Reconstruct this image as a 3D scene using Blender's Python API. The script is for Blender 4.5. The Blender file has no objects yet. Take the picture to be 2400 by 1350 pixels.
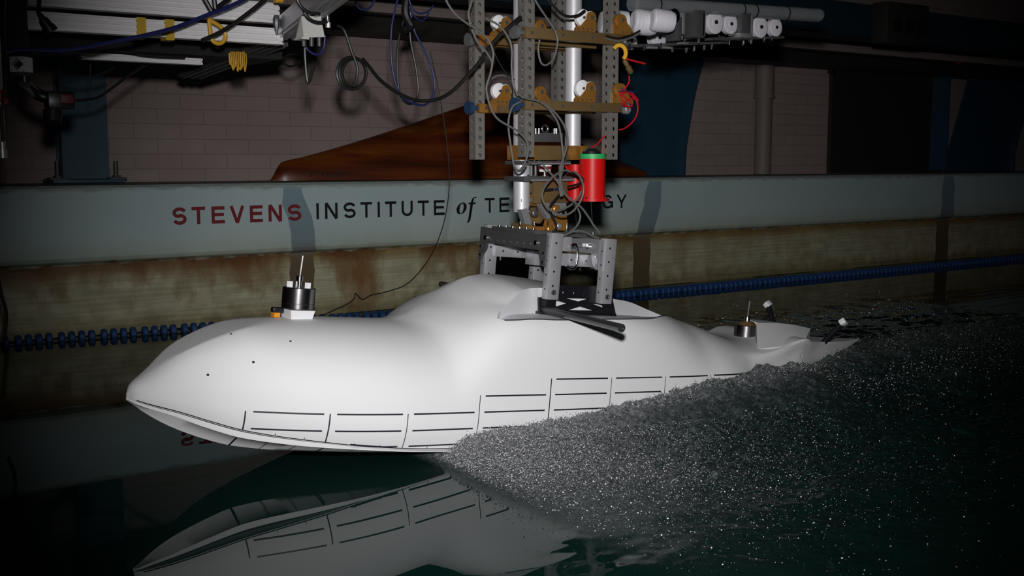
import bpy, bmesh, math, random
import numpy as np
from mathutils import Vector, Matrix, noise as mnoise

random.seed(7)
SC = bpy.context.scene
COL = SC.collection

# ------------------------------------------------------------------ camera
F_PX = 2600.0
CAM_H = 0.75
TH = math.atan(305 / F_PX)
PS = math.atan(F_PX / (3700 * math.cos(TH)))
FW = Vector((math.sin(PS) * math.cos(TH), math.cos(PS) * math.cos(TH), -math.sin(TH)))
RT = Vector((math.cos(PS), -math.sin(PS), 0))
UP = RT.cross(FW)
CAM = Vector((0, 0, CAM_H))
cam_data = bpy.data.cameras.new('camera')
cam = bpy.data.objects.new('camera', cam_data)
COL.objects.link(cam)
cam_data.sensor_width = 36
cam_data.lens = 36 * F_PX / 2400
cam_data.clip_start = 0.02
cam_data.clip_end = 200
cam.matrix_world = Matrix((( RT.x, UP.x, -FW.x, CAM.x), (RT.y, UP.y, -FW.y, CAM.y), (RT.z, UP.z, -FW.z, CAM.z), (0, 0, 0, 1)))
SC.camera = cam

def at(x, y, Y):            # photo pixel -> point on the plane at distance Y across the tank
    d = FW + RT * ((x - 1200) / F_PX) - UP * ((y - 675) / F_PX)
    return CAM + d * (Y / d.y)

# ------------------------------------------------------------------ world, flash, exposure
w = bpy.data.worlds.new('world')
SC.world = w
w.use_nodes = True
w.node_tree.nodes['Background'].inputs[0].default_value = (0.75, 0.8, 1, 1)
w.node_tree.nodes['Background'].inputs[1].default_value = 0.004

ld = bpy.data.lights.new('camera_flash', 'SPOT')
ld.energy = 372
ld.color = (1.0, 0.985, 0.98)
ld.shadow_soft_size = 0.034
ld.spot_size = math.radians(60)
ld.spot_blend = 1.0
lo = bpy.data.objects.new('camera_flash', ld)
COL.objects.link(lo)
FLASH = CAM + UP * 0.165 + FW * 0.05
lo.location = FLASH
_t = at(1310, 690, 3.6)
lo.rotation_euler = (_t - FLASH).to_track_quat('-Z', 'Y').to_euler()

SC.view_settings.view_transform = 'Standard'
SC.view_settings.look = 'None'
SC.view_settings.exposure = 0.0
SC.view_settings.gamma = 1.0
SC.view_settings.use_curve_mapping = False

# ------------------------------------------------------------------ materials
def new_mat(name):
    m = bpy.data.materials.new(name)
    m.use_nodes = True
    nt = m.node_tree
    return m, nt, nt.nodes['Principled BSDF']

def N(nt, t, **kw):
    n = nt.nodes.new(t)
    for k, v in kw.items():
        if k.startswith('_'):
            setattr(n, k[1:], v)
        else:
            n.inputs[k.replace('_', ' ')].default_value = v
    return n

def mat(name, col, rough=0.5, metal=0.0, var=0.08, scale=30.0, bump=0.0, coat=0.0, spec=0.5):
    """plain material with a little procedural mottling"""
    m, nt, b = new_mat(name)
    b.inputs['Roughness'].default_value = rough
    b.inputs['Metallic'].default_value = metal
    b.inputs['Coat Weight'].default_value = coat
    b.inputs['Specular IOR Level'].default_value = spec
    tc = N(nt, 'ShaderNodeTexCoord')
    nz = N(nt, 'ShaderNodeTexNoise', Scale=scale, Detail=4.0)
    nt.links.new(tc.outputs['Object'], nz.inputs['Vector'])
    mx = N(nt, 'ShaderNodeMix', _data_type='RGBA')
    lo_ = [max(0, c * (1 - var)) for c in col]
    hi_ = [min(1, c * (1 + var)) for c in col]
    mx.inputs[6].default_value = (*lo_, 1)
    mx.inputs[7].default_value = (*hi_, 1)
    nt.links.new(nz.outputs['Fac'], mx.inputs[0])
    nt.links.new(mx.outputs[2], b.inputs['Base Color'])
    if bump:
        bp = N(nt, 'ShaderNodeBump', Strength=bump, Distance=0.002)
        nt.links.new(nz.outputs['Fac'], bp.inputs['Height'])
        nt.links.new(bp.outputs[0], b.inputs['Normal'])
    return m

M = {}
M['hull'] = mat('hull_white', (0.70, 0.70, 0.715), 0.6, var=0.025, scale=6, spec=0.3)
M['tray'] = mat('tray_white', (0.78, 0.80, 0.86), 0.5, var=0.04, scale=14)
M['ink'] = mat('marker_ink', (0.012, 0.012, 0.02), 0.5)
M['black'] = mat('black_plastic', (0.008, 0.008, 0.011), 0.35)
M['carbon'] = mat('carbon_fibre', (0.022, 0.022, 0.025), 0.3, var=0.3, scale=300)
M['alu'] = mat('brushed_aluminium', (0.48, 0.48, 0.50), 0.42, 0.75, var=0.08, scale=60)
M['alu_white'] = mat('matte_aluminium', (0.52, 0.52, 0.55), 0.5, 0.35, var=0.06, scale=60)
M['frame'] = mat('frame_aluminium', (0.40, 0.40, 0.425), 0.42, 0.45, var=0.08, scale=60)
M['alu_dark'] = mat('dark_grey_metal', (0.10, 0.10, 0.105), 0.45, 0.5, var=0.15, scale=60)
M['steel'] = mat('galvanised_steel', (0.26, 0.245, 0.225), 0.45, 0.55, var=0.25, scale=70)
M['chrome'] = mat('chrome', (0.6, 0.6, 0.62), 0.18, 1.0, var=0.05)
M['dark_chrome'] = mat('dark_chrome', (0.26, 0.25, 0.26), 0.25, 1.0, var=0.2, scale=60)
M['gold'] = mat('gold_anodised', (0.34, 0.155, 0.03), 0.38, 0.5, var=0.15, scale=30)
M['bronze'] = mat('bronze_anodised', (0.17, 0.11, 0.045), 0.45, 0.4, var=0.15, scale=30)
M['white'] = mat('white_plastic', (0.75, 0.75, 0.77), 0.35, var=0.03)
M['roller'] = mat('roller_plastic', (0.58, 0.57, 0.61), 0.4, var=0.03)
M['cover_red'] = mat('dark_red_plastic', (0.07, 0.004, 0.005), 0.6)
M['box'] = mat('box_grey', (0.50, 0.50, 0.47), 0.5, var=0.04)
M['red'] = mat('red_paint', (0.50, 0.006, 0.005), 0.42, var=0.06, spec=0.25)
M['green'] = mat('green_plastic', (0.02, 0.35, 0.10), 0.5, var=0.15)
M['cable'] = mat('grey_cable', (0.105, 0.105, 0.10), 0.45, var=0.1)
M['cable_black'] = mat('black_cable', (0.009, 0.009, 0.009), 0.42)
M['cable_blue'] = mat('blue_cable', (0.013, 0.018, 0.10), 0.45)
M['cable_yellow'] = mat('yellow_cable', (0.62, 0.33, 0.02), 0.45)
M['tape'] = mat('yellow_tape', (0.52, 0.33, 0.02), 0.5)
M['wire_red'] = mat('red_wire', (0.45, 0.008, 0.014), 0.4)
M['alu_bright'] = mat('bright_aluminium', (0.88, 0.86, 0.88), 0.38, 0.25, var=0.06, scale=40)
M['blue'] = mat('blue_float', (0.009, 0.05, 0.175), 0.6, var=0.2)
M['knob_blue'] = mat('blue_anodised', (0.03, 0.07, 0.15), 0.35, 0.4)
M['knob_grey'] = mat('grey_knob', (0.16, 0.16, 0.16), 0.45, 0.4)
M['orange'] = mat('orange_plastic', (0.7, 0.25, 0.01), 0.5)
M['pillar'] = mat('blue_grey_paint', (0.05, 0.105, 0.145), 0.5, var=0.18, scale=9)
M['pillar_deep'] = mat('deep_blue_paint', (0.018, 0.062, 0.105), 0.5, var=0.18, scale=9)
M['rail'] = mat('dark_steel', (0.022, 0.019, 0.017), 0.7, var=0.2)
M['pipe'] = mat('pipe_paint', (0.21, 0.18, 0.165), 0.6, var=0.08)
M['girder'] = mat('dark_girder_paint', (0.008, 0.025, 0.04), 0.6)
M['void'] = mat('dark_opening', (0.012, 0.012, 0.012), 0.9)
M['text_red'] = mat('red_wall_paint', (0.20, 0.012, 0.020), 0.6, var=0.3, scale=40)
M['text_black'] = mat('black_wall_paint', (0.006, 0.006, 0.008), 0.6)
M['clear'] = mat('clear_tube', (0.30, 0.32, 0.33), 0.12, var=0.1)
M['clear'].node_tree.nodes['Principled BSDF'].inputs['Transmission Weight'].default_value = 0.65
M['clear'].node_tree.nodes['Principled BSDF'].inputs['IOR'].default_value = 1.2

def ramp(nt, stops):
    r = N(nt, 'ShaderNodeValToRGB')
    e = r.color_ramp.elements
    while len(e) > 1:
        e.remove(e[-1])
    e[0].position = stops[0][0]
    c = stops[0][1]
    e[0].color = (*c, 1) if not isinstance(c, (int, float)) else (c, c, c, 1)
    for p, c in stops[1:]:
        x = e.new(p)
        x.color = (*c, 1) if not isinstance(c, (int, float)) else (c, c, c, 1)
    return r

def brick_mat():
    m, nt, b = new_mat('painted_brick')
    b.inputs['Roughness'].default_value = 0.75
    tc = N(nt, 'ShaderNodeTexCoord')
    sp = N(nt, 'ShaderNodeSeparateXYZ'); cb = N(nt, 'ShaderNodeCombineXYZ')
    nt.links.new(tc.outputs['Object'], sp.inputs[0])
    nt.links.new(sp.outputs[0], cb.inputs[0]); nt.links.new(sp.outputs[2], cb.inputs[1])
    br = N(nt, 'ShaderNodeTexBrick')
    br.inputs['Color1'].default_value = (0.37, 0.29, 0.275, 1)
    br.inputs['Color2'].default_value = (0.39, 0.31, 0.29, 1)
    br.inputs['Mortar'].default_value = (0.29, 0.225, 0.205, 1)
    br.inputs['Scale'].default_value = 1.0
    br.inputs['Mortar Size'].default_value = 0.0025
    br.inputs['Mortar Smooth'].default_value = 0.5
    br.inputs['Brick Width'].default_value = 0.245
    br.inputs['Row Height'].default_value = 0.077
    nt.links.new(cb.outputs[0], br.inputs['Vector'])
    nz = N(nt, 'ShaderNodeTexNoise', Scale=3.0, Detail=6.0)
    nt.links.new(tc.outputs['Object'], nz.inputs['Vector'])
    mx = N(nt, 'ShaderNodeMix', _data_type='RGBA', _blend_type='MULTIPLY')
    mx.inputs[0].default_value = 0.45
    nt.links.new(br.outputs['Color'], mx.inputs[6]); nt.links.new(nz.outputs['Color'], mx.inputs[7])
    r = ramp(nt, [(0.3, (0.75, 0.73, 0.72)), (0.7, (1, 1, 1))])
    nt.links.new(nz.outputs['Fac'], r.inputs[0]); nt.links.new(r.outputs[0], mx.inputs[7])
    nt.links.new(mx.outputs[2], b.inputs['Base Color'])
    bp = N(nt, 'ShaderNodeBump', Strength=0.5, Distance=0.004)
    iv = N(nt, 'ShaderNodeMath', _operation='SUBTRACT'); iv.inputs[0].default_value = 1
    nt.links.new(br.outputs['Fac'], iv.inputs[1]); nt.links.new(iv.outputs[0], bp.inputs['Height'])
    nt.links.new(bp.outputs[0], b.inputs['Normal'])
    return m
M['brick'] = brick_mat()

def gutter_mat():
    """pale blue painted concrete above, stained raw concrete below the lip, grime line in between"""
    m, nt, b = new_mat('tank_wall_concrete')
    b.inputs['Roughness'].default_value = 0.6
    L = nt.links.new
    tc = N(nt, 'ShaderNodeTexCoord')
    sp = N(nt, 'ShaderNodeSeparateXYZ'); L(tc.outputs['Object'], sp.inputs[0])
    big = N(nt, 'ShaderNodeTexNoise', Scale=1.6, Detail=5.0); L(tc.outputs['Object'], big.inputs['Vector'])
    st = N(nt, 'ShaderNodeMapping'); st.inputs['Scale'].default_value = (2.6, 2.6, 1.5); L(tc.outputs['Object'], st.inputs[0])
    streak = N(nt, 'ShaderNodeTexNoise', Scale=1.5, Detail=7.0, Roughness=0.62); L(st.outputs[0], streak.inputs['Vector'])
    fine = N(nt, 'ShaderNodeTexNoise', Scale=14.0, Detail=6.0); L(tc.outputs['Object'], fine.inputs['Vector'])
    # upper paint
    up = ramp(nt, [(0.3, (0.42, 0.55, 0.56)), (0.7, (0.52, 0.62, 0.62))]); L(big.outputs['Fac'], up.inputs[0])
    # height dependent grime
    ad = N(nt, 'ShaderNodeMath', _operation='MULTIPLY_ADD'); ad.inputs[1].default_value = 0.05; ad.inputs[2].default_value = -0.025
    L(fine.outputs['Fac'], ad.inputs[0])
    z = N(nt, 'ShaderNodeMath', _operation='ADD'); L(sp.outputs[2], z.inputs[0]); L(ad.outputs[0], z.inputs[1])
    zr = N(nt, 'ShaderNodeMapRange'); zr.inputs['From Min'].default_value = 0.25; zr.inputs['From Max'].default_value = 0.65
    L(z.outputs[0], zr.inputs[0])
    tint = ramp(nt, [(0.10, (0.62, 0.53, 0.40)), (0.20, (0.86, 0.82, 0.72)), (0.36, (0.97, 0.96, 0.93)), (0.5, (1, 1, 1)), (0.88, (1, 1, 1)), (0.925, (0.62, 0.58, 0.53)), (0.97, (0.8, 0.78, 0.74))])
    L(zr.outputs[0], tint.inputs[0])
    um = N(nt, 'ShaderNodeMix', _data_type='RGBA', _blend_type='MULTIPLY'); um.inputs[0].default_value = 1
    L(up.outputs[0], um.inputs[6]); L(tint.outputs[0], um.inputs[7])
    # lower concrete with rust
    lo2 = ramp(nt, [(0.3, (0.36, 0.35, 0.235)), (0.7, (0.50, 0.49, 0.34))]); L(fine.outputs['Fac'], lo2.inputs[0])
    rust = ramp(nt, [(0.47, 0.0), (0.56, 0.6), (0.68, 1.0)])
    zl = N(nt, 'ShaderNodeMapRange'); zl.inputs['From Min'].default_value = 0.0; zl.inputs['From Max'].default_value = 0.29
    zl.inputs['To Min'].default_value = -0.06; zl.inputs['To Max'].default_value = 0.10
    L(sp.outputs[2], zl.inputs[0])
    sa = N(nt, 'ShaderNodeMath', _operation='ADD'); L(streak.outputs['Fac'], sa.inputs[0]); L(zl.outputs[0], sa.inputs[1])
    L(sa.outputs[0], rust.inputs[0])
    xr = N(nt, 'ShaderNodeMapRange'); xr.inputs['From Min'].default_value = 3.4; xr.inputs['From Max'].default_value = 5.0; xr.inputs['To Min'].default_value = 1.0; xr.inputs['To Max'].default_value = 0.35
    L(sp.outputs[0], xr.inputs[0])
    rm = N(nt, 'ShaderNodeMath', _operation='MULTIPLY'); L(rust.outputs[0], rm.inputs[0]); L(xr.outputs[0], rm.inputs[1])
    hb = N(nt, 'ShaderNodeMapping'); hb.inputs['Scale'].default_value = (0.8, 0.8, 26.0); L(tc.outputs['Object'], hb.inputs[0])
    hn = N(nt, 'ShaderNodeTexNoise', Scale=3.0, Detail=3.0); L(hb.outputs[0], hn.inputs['Vector'])
    hr = ramp(nt, [(0.35, (0.80, 0.78, 0.74)), (0.65, (1.06, 1.06, 1.04))]); L(hn.outputs['Fac'], hr.inputs[0])
    hm = N(nt, 'ShaderNodeMix', _data_type='RGBA', _blend_type='MULTIPLY'); hm.inputs[0].default_value = 1
    L(lo2.outputs[0], hm.inputs[6]); L(hr.outputs[0], hm.inputs[7])
    rc = N(nt, 'ShaderNodeMix', _data_type='RGBA'); rc.inputs[7].default_value = (0.20, 0.105, 0.035, 1)
    L(rm.outputs[0], rc.inputs[0]); L(hm.outputs[2], rc.inputs[6])
    # browner, darker band by the water and under the lip
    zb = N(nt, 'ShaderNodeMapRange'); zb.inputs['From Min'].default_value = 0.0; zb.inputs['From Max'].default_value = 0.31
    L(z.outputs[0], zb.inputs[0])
    band_tint = ramp(nt, [(0.0, (0.55, 0.5, 0.4)), (0.12, (0.85, 0.82, 0.75)), (0.25, (1, 1, 1)), (0.72, (1, 1, 1)), (0.84, (0.72, 0.58, 0.40)), (0.93, (0.50, 0.34, 0.17))])
    L(zb.outputs[0], band_tint.inputs[0])
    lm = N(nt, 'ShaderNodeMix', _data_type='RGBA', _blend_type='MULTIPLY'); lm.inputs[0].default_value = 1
    L(rc.outputs[2], lm.inputs[6]); L(band_tint.outputs[0], lm.inputs[7])
    # choose by height
    ch = N(nt, 'ShaderNodeMapRange'); ch.inputs['From Min'].default_value = 0.286; ch.inputs['From Max'].default_value = 0.300
    L(z.outputs[0], ch.inputs[0])
    fin = N(nt, 'ShaderNodeMix', _data_type='RGBA'); L(ch.outputs[0], fin.inputs[0]); L(lm.outputs[2], fin.inputs[6]); L(um.outputs[2], fin.inputs[7])
    L(fin.outputs[2], b.inputs['Base Color'])
    bp = N(nt, 'ShaderNodeBump', Strength=0.25, Distance=0.004); L(fine.outputs['Fac'], bp.inputs['Height']); L(bp.outputs[0], b.inputs['Normal'])
    return m
M['gutter'] = gutter_mat()

def stripe_mat():
    m, nt, b = new_mat('stripe_paint')
    b.inputs['Roughness'].default_value = 0.6
    tc = N(nt, 'ShaderNodeTexCoord'); sp = N(nt, 'ShaderNodeSeparateXYZ'); nt.links.new(tc.outputs['Object'], sp.inputs[0])
    zr = N(nt, 'ShaderNodeMapRange'); zr.inputs['From Min'].default_value = 0.0; zr.inputs['From Max'].default_value = 0.65
    nt.links.new(sp.outputs[2], zr.inputs[0])
    r = ramp(nt, [(0.0, (0.10, 0.075, 0.04)), (0.42, (0.14, 0.10, 0.055)), (0.47, (0.17, 0.17, 0.16)), (0.56, (0.20, 0.27, 0.30)), (0.98, (0.24, 0.35, 0.40))])
    nt.links.new(zr.outputs[0], r.inputs[0]); nt.links.new(r.outputs[0], b.inputs['Base Color'])
    return m
M['stripe'] = stripe_mat()

def wood_mat():
    m, nt, b = new_mat('varnished_wood')
    b.inputs['Roughness'].default_value = 0.35
    tc = N(nt, 'ShaderNodeTexCoord'); mp = N(nt, 'ShaderNodeMapping'); mp.inputs['Scale'].default_value = (0.7, 3.0, 9.0); mp.inputs['Rotation'].default_value = (0, 0.06, 0)
    nt.links.new(tc.outputs['Object'], mp.inputs[0])
    nz = N(nt, 'ShaderNodeTexNoise', Scale=1.4, Detail=5.0, Distortion=0.6); nt.links.new(mp.outputs[0], nz.inputs['Vector'])
    r = ramp(nt, [(0.30, (0.034, 0.008, 0.0025)), (0.45, (0.105, 0.021, 0.005)), (0.56, (0.155, 0.036, 0.0065)), (0.68, (0.21, 0.068, 0.010))])
    nt.links.new(nz.outputs['Fac'], r.inputs[0]); nt.links.new(r.outputs[0], b.inputs['Base Color'])
    return m
M['wood'] = wood_mat()

def water_mat():
    m, nt, b = new_mat('tank_water')
    L = nt.links.new
    b.inputs['Base Color'].default_value = (0.003, 0.016, 0.013, 1)
    b.inputs['Roughness'].default_value = 0.0
    b.inputs['IOR'].default_value = 1.333
    b.inputs['Specular IOR Level'].default_value = 0.21
    at_ = N(nt, 'ShaderNodeAttribute', _attribute_name='foam')
    tc = N(nt, 'ShaderNodeTexCoord')
    nz = N(nt, 'ShaderNodeTexNoise', Scale=75.0, Detail=6.0, Roughness=0.75); L(tc.outputs['Object'], nz.inputs['Vector'])
    n2 = N(nt, 'ShaderNodeTexNoise', Scale=260.0, Detail=3.0, Roughness=0.7); L(tc.outputs['Object'], n2.inputs['Vector'])
    add = N(nt, 'ShaderNodeMath', _operation='ADD'); L(nz.outputs['Fac'], add.inputs[0]); L(n2.outputs['Fac'], add.inputs[1])
    r = N(nt, 'ShaderNodeMapRange'); r.inputs['From Min'].default_value = 0.72; r.inputs['From Max'].default_value = 1.42
    L(add.outputs[0], r.inputs[0])
    s2 = N(nt, 'ShaderNodeMath', _operation='POWER'); s2.inputs[1].default_value = 1.8; L(r.outputs[0], s2.inputs[0])
    mul = N(nt, 'ShaderNodeMath', _operation='MULTIPLY', _use_clamp=True); L(s2.outputs[0], mul.inputs[0]); L(at_.outputs['Fac'], mul.inputs[1])
    foam = N(nt, 'ShaderNodeBsdfPrincipled', Roughness=0.35); foam.inputs['Base Color'].default_value = (0.72, 0.72, 0.75, 1)
    bp = N(nt, 'ShaderNodeBump', Distance=0.006); L(nz.outputs['Fac'], bp.inputs['Height'])
    bs = N(nt, 'ShaderNodeMath', _operation='MULTIPLY', _use_clamp=True); bs.inputs[1].default_value = 2.5; L(at_.outputs['Fac'], bs.inputs[0]); L(bs.outputs[0], bp.inputs['Strength'])
    L(bp.outputs[0], b.inputs['Normal']); L(bp.outputs[0], foam.inputs['Normal'])
    mx = N(nt, 'ShaderNodeMixShader'); L(mul.outputs[0], mx.inputs[0]); L(b.outputs[0], mx.inputs[1]); L(foam.outputs[0], mx.inputs[2])
    out = nt.nodes['Material Output']; L(mx.outputs[0], out.inputs['Surface'])
    return m
M['water'] = water_mat()
M['drop'] = mat('spray_drop_sparkle', (0.62, 0.62, 0.66), 0.12, var=0.3, scale=200, spec=1.0)  # pale colour stands in for the flash sparkling on some drops
M['drop_dark'] = mat('spray_drop_dim', (0.13, 0.135, 0.14), 0.08, var=0.3, scale=200, spec=1.0)

# ------------------------------------------------------------------ mesh builder
class MB:
    def __init__(s):
        s.v = []; s.f = []; s.mi = []; s.m = 0
    def add(s, vs, fs):
        o = len(s.v)
        s.v += [tuple(v) for v in vs]
        for f in fs:
            s.f.append(tuple(i + o for i in f)); s.mi.append(s.m)
        return s
    def box(s, c, size, R=None, bev=0.0):
        c = Vector(c); h = [x / 2 for x in size]
        if bev <= 0:
            vs = [Vector((sx * h[0], sy * h[1], sz * h[2])) for sx in (-1, 1) for sy in (-1, 1) for sz in (-1, 1)]
            fs = [(0, 1, 3, 2), (4, 6, 7, 5), (0, 4, 5, 1), (2, 3, 7, 6), (0, 2, 6, 4), (1, 5, 7, 3)]
        else:
            bm = bmesh.new(); bmesh.ops.create_cube(bm, size=1)
            bmesh.ops.scale(bm, vec=size, verts=bm.verts)
            bmesh.ops.bevel(bm, geom=bm.edges[:], offset=bev, segments=2, affect='EDGES', profile=0.5)
            bm.verts.index_update()
            vs = [v.co.copy() for v in bm.verts]; fs = [tuple(v.index for v in f.verts) for f in bm.faces]; bm.free()
        if R is not None:
            vs = [R @ v for v in vs]
        return s.add([v + c for v in vs], fs)
    def cyl(s, p0, p1, r0, r1=None, n=24, caps=True, rings=None):
        """cylinder / cone; rings = list of (t, r) for a lathed profile along the axis"""
        p0 = Vector(p0); p1 = Vector(p1); d = p1 - p0
        q = d.to_track_quat('Z', 'Y').to_matrix()
        if rings is None:
            rings = [(0, r0), (1, r1 if r1 is not None else r0)]
        vs = []; fs = []
        for t, r in rings:
            for i in range(n):
                a = 2 * math.pi * i / n
                vs.append(p0 + d * t + q @ Vector((r * math.cos(a), r * math.sin(a), 0)))
        for k in range(len(rings) - 1):
            for i in range(n):
                j = (i + 1) % n
                fs.append((k * n + i, k * n + j, (k + 1) * n + j, (k + 1) * n + i))
        if caps:
            fs.append(tuple(range(n - 1, -1, -1)))
            fs.append(tuple((len(rings) - 1) * n + i for i in range(n)))
        return s.add(vs, fs)
    def ring(s, p0, p1, ro, ri, n=28):
        """hollow short tube"""
        p0 = Vector(p0); p1 = Vector(p1); d = p1 - p0; q = d.to_track_quat('Z', 'Y').to_matrix()
        vs = []; fs = []
        for (t, r) in ((0, ro), (1, ro), (1, ri), (0, ri)):
            for i in range(n):
                a = 2 * math.pi * i / n
                vs.append(p0 + d * t + q @ Vector((r * math.cos(a), r * math.sin(a), 0)))
        for k in range(4):
            for i in range(n):
                j = (i + 1) % n; k2 = (k + 1) % 4
                fs.append((k * n + i, k * n + j, k2 * n + j, k2 * n + i))
        return s.add(vs, fs)
    def tube(s, pts, r, n=8, sub=6, closed=False):
        pts = [Vector(p) for p in pts]
        if len(pts) > 2 and sub > 1:
            P = pts; out = []; m = len(P)
            rng = range(m) if closed else range(m - 1)
            for i in rng:
                p1 = P[i]; p2 = P[(i + 1) % m]
                p0 = P[i - 1] if (i > 0 or closed) else p1 * 2 - p2
                p3 = P[(i + 2) % m] if (i + 2 < m or closed) else p2 * 2 - p1
                for k in range(sub):
                    t = k / sub
                    out.append(0.5 * ((2 * p1) + (p2 - p0) * t + (2 * p0 - 5 * p1 + 4 * p2 - p3) * t * t + (3 * p1 - p0 - 3 * p2 + p3) * t ** 3))
            if not closed:
                out.append(P[-1])
            pts = out
        m = len(pts); vs = []; fs = []
        t = (pts[1] - pts[0]).normalized()
        nrm = t.orthogonal().normalized()
        for i, p in enumerate(pts):
            if closed:
                t2 = (pts[(i + 1) % m] - pts[i - 1]).normalized()
            else:
                t2 = (pts[min(i + 1, m - 1)] - pts[max(i - 1, 0)]).normalized()
            nrm = (nrm - t2 * nrm.dot(t2))
            nrm = nrm.normalized() if nrm.length > 1e-6 else t2.orthogonal().normalized()
            b = t2.cross(nrm)
            for k in range(n):
                a = 2 * math.pi * k / n
                vs.append(p + nrm * (r * math.cos(a)) + b * (r * math.sin(a)))
        for i in range(m if closed else m - 1):
            i2 = (i + 1) % m
            for k in range(n):
                k2 = (k + 1) % n
                fs.append((i * n + k, i * n + k2, i2 * n + k2, i2 * n + k))
        if not closed:
            fs.append(tuple(range(n - 1, -1, -1))); fs.append(tuple((m - 1) * n + k for k in range(n)))
        return s.add(vs, fs)
    def prism(s, outline, o, ex, ey, depth, holes=()):
        """2D outline in axes ex, ey at o extruded by vector depth; holes = list of outlines"""
        o = Vector(o); ex = Vector(ex); ey = Vector(ey); depth = Vector(depth)
        if not holes:
            n = len(outline)
            vs = [o + ex * x + ey * y for x, y in outline]
            vs += [v + depth for v in vs]
            fs = [tuple(range(n - 1, -1, -1)), tuple(range(n, 2 * n))]
            fs += [(i, (i + 1) % n, n + (i + 1) % n, n + i) for i in range(n)]
            return s.add(vs, fs)
        bm = bmesh.new()
        loops = [outline] + list(holes)
        edges = []
        for lp in loops:
            vv = [bm.verts.new((x, y, 0)) for x, y in lp]
            edges += [bm.edges.new((vv[i], vv[(i + 1) % len(vv)])) for i in range(len(vv))]
        res = bmesh.ops.triangle_fill(bm, edges=edges, use_beauty=True, use_dissolve=False)
        bm.verts.index_update()
        vs2 = [(v.co.x, v.co.y) for v in bm.verts]
        fs2 = [tuple(v.index for v in f.verts) for f in bm.faces]
        be = [(e.verts[0].index, e.verts[1].index) for e in bm.edges if len(e.link_faces) == 1]
        bm.free()
        n = len(vs2)
        vs = [o + ex * x + ey * y for x, y in vs2]; vs += [v + depth for v in vs]
        fs = [f[::-1] for f in fs2] + [tuple(i + n for i in f) for f in fs2]
        fs += [(a, b, b + n, a + n) for a, b in be]
        return s.add(vs, fs)
    def build(s, name, mats, parent=None, origin=None, smooth=40, xf=None, recalc=True):
        me = bpy.data.meshes.new(name)
        vs = [Vector(v) for v in s.v]
        if xf is not None:
            vs = [xf @ v for v in vs]
        if parent is not None:
            og = root_loc(parent)
        else:
            og = Vector(origin) if origin is not None else Vector((0, 0, 0))
        me.from_pydata([v - og for v in vs], [], s.f)
        if not isinstance(mats, (list, tuple)):
            mats = [mats]
        for m_ in mats:
            me.materials.append(m_)
        me.polygons.foreach_set('material_index', s.mi)
        if recalc:
            bm = bmesh.new(); bm.from_mesh(me)
            bmesh.ops.recalc_face_normals(bm, faces=bm.faces[:])
            bm.to_mesh(me); bm.free()
        if smooth:
            me.polygons.foreach_set('use_smooth', [True] * len(me.polygons))
            me.set_sharp_from_angle(angle=math.radians(smooth))
        me.update()
        ob = bpy.data.objects.new(name, me)
        COL.objects.link(ob)
        if parent is not None:
            ob.parent = parent
        else:
            ob.location = og
        return ob

def build_each(s, name, mats, parent=None, **kw):
    """one object per connected piece"""
    par = list(range(len(s.v)))
    def find(i):
        while par[i] != i:
            par[i] = par[par[i]]; i = par[i]
        return i
    for f in s.f:
        a = find(f[0])
        for i in f[1:]:
            par[find(i)] = a
    groups = {}
    for k, f in enumerate(s.f):
        groups.setdefault(find(f[0]), []).append(k)
    out = []
    for ks in groups.values():
        m_ = MB(); idx = {}
        for k in ks:
            nf = []
            for i in s.f[k]:
                if i not in idx:
                    idx[i] = len(m_.v); m_.v.append(s.v[i])
                nf.append(idx[i])
            m_.f.append(tuple(nf)); m_.mi.append(s.mi[k])
        out.append(m_.build(name, mats, parent, **kw))
    return out
MB.build_each = build_each

def root_loc(o):
    while o.parent is not None:
        o = o.parent
    return o.location.copy()

def tag(o, label=None, cat=None, group=None, kind=None):
    if label: o['label'] = label
    if cat: o['category'] = cat
    if group: o['group'] = group
    if kind: o['kind'] = kind
    return o

def thing(name, label, cat, loc=(0, 0, 0), group=None):
    o = bpy.data.objects.new(name, None); COL.objects.link(o)
    o.location = loc; o.empty_display_size = 0.05
    return tag(o, label, cat, group)

def dup(root, loc, label=None, group=None):
    kids = {}
    for ob in list(COL.objects):
        if ob.parent is not None:
            kids.setdefault(ob.parent.name, []).append(ob)
    def rec(o, par):
        c = o.copy(); COL.objects.link(c)
        if par is not None:
            c.parent = par
        for k in kids.get(o.name, []):
            rec(k, c)
        return c
    r = rec(root, None)
    r.location = loc
    if label: r['label'] = label
    if group: r['group'] = group
    return r

def pchip(xs, ys):
    xs = np.array(xs, float); ys = np.array(ys, float)
    h = np.diff(xs); dl = np.diff(ys) / h
    d = np.zeros_like(ys)
    for i in range(1, len(xs) - 1):
        if dl[i - 1] * dl[i] > 0:
            w1 = 2 * h[i] + h[i - 1]; w2 = h[i] + 2 * h[i - 1]
            d[i] = (w1 + w2) / (w1 / dl[i - 1] + w2 / dl[i])
    d[0] = dl[0]; d[-1] = dl[-1]
    def fn(x):
        x = min(max(x, xs[0]), xs[-1])
        i = min(max(int(np.searchsorted(xs, x)) - 1, 0), len(xs) - 2)
        t = (x - xs[i]) / h[i]
        return float((1 + 2 * t) * (1 - t) ** 2 * ys[i] + t * (1 - t) ** 2 * h[i] * d[i] + t * t * (3 - 2 * t) * ys[i + 1] + t * t * (t - 1) * h[i] * d[i + 1])
    return fn

def sstep(a, b, x):
    t = min(max((x - a) / (b - a), 0), 1)
    return t * t * (3 - 2 * t)

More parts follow.
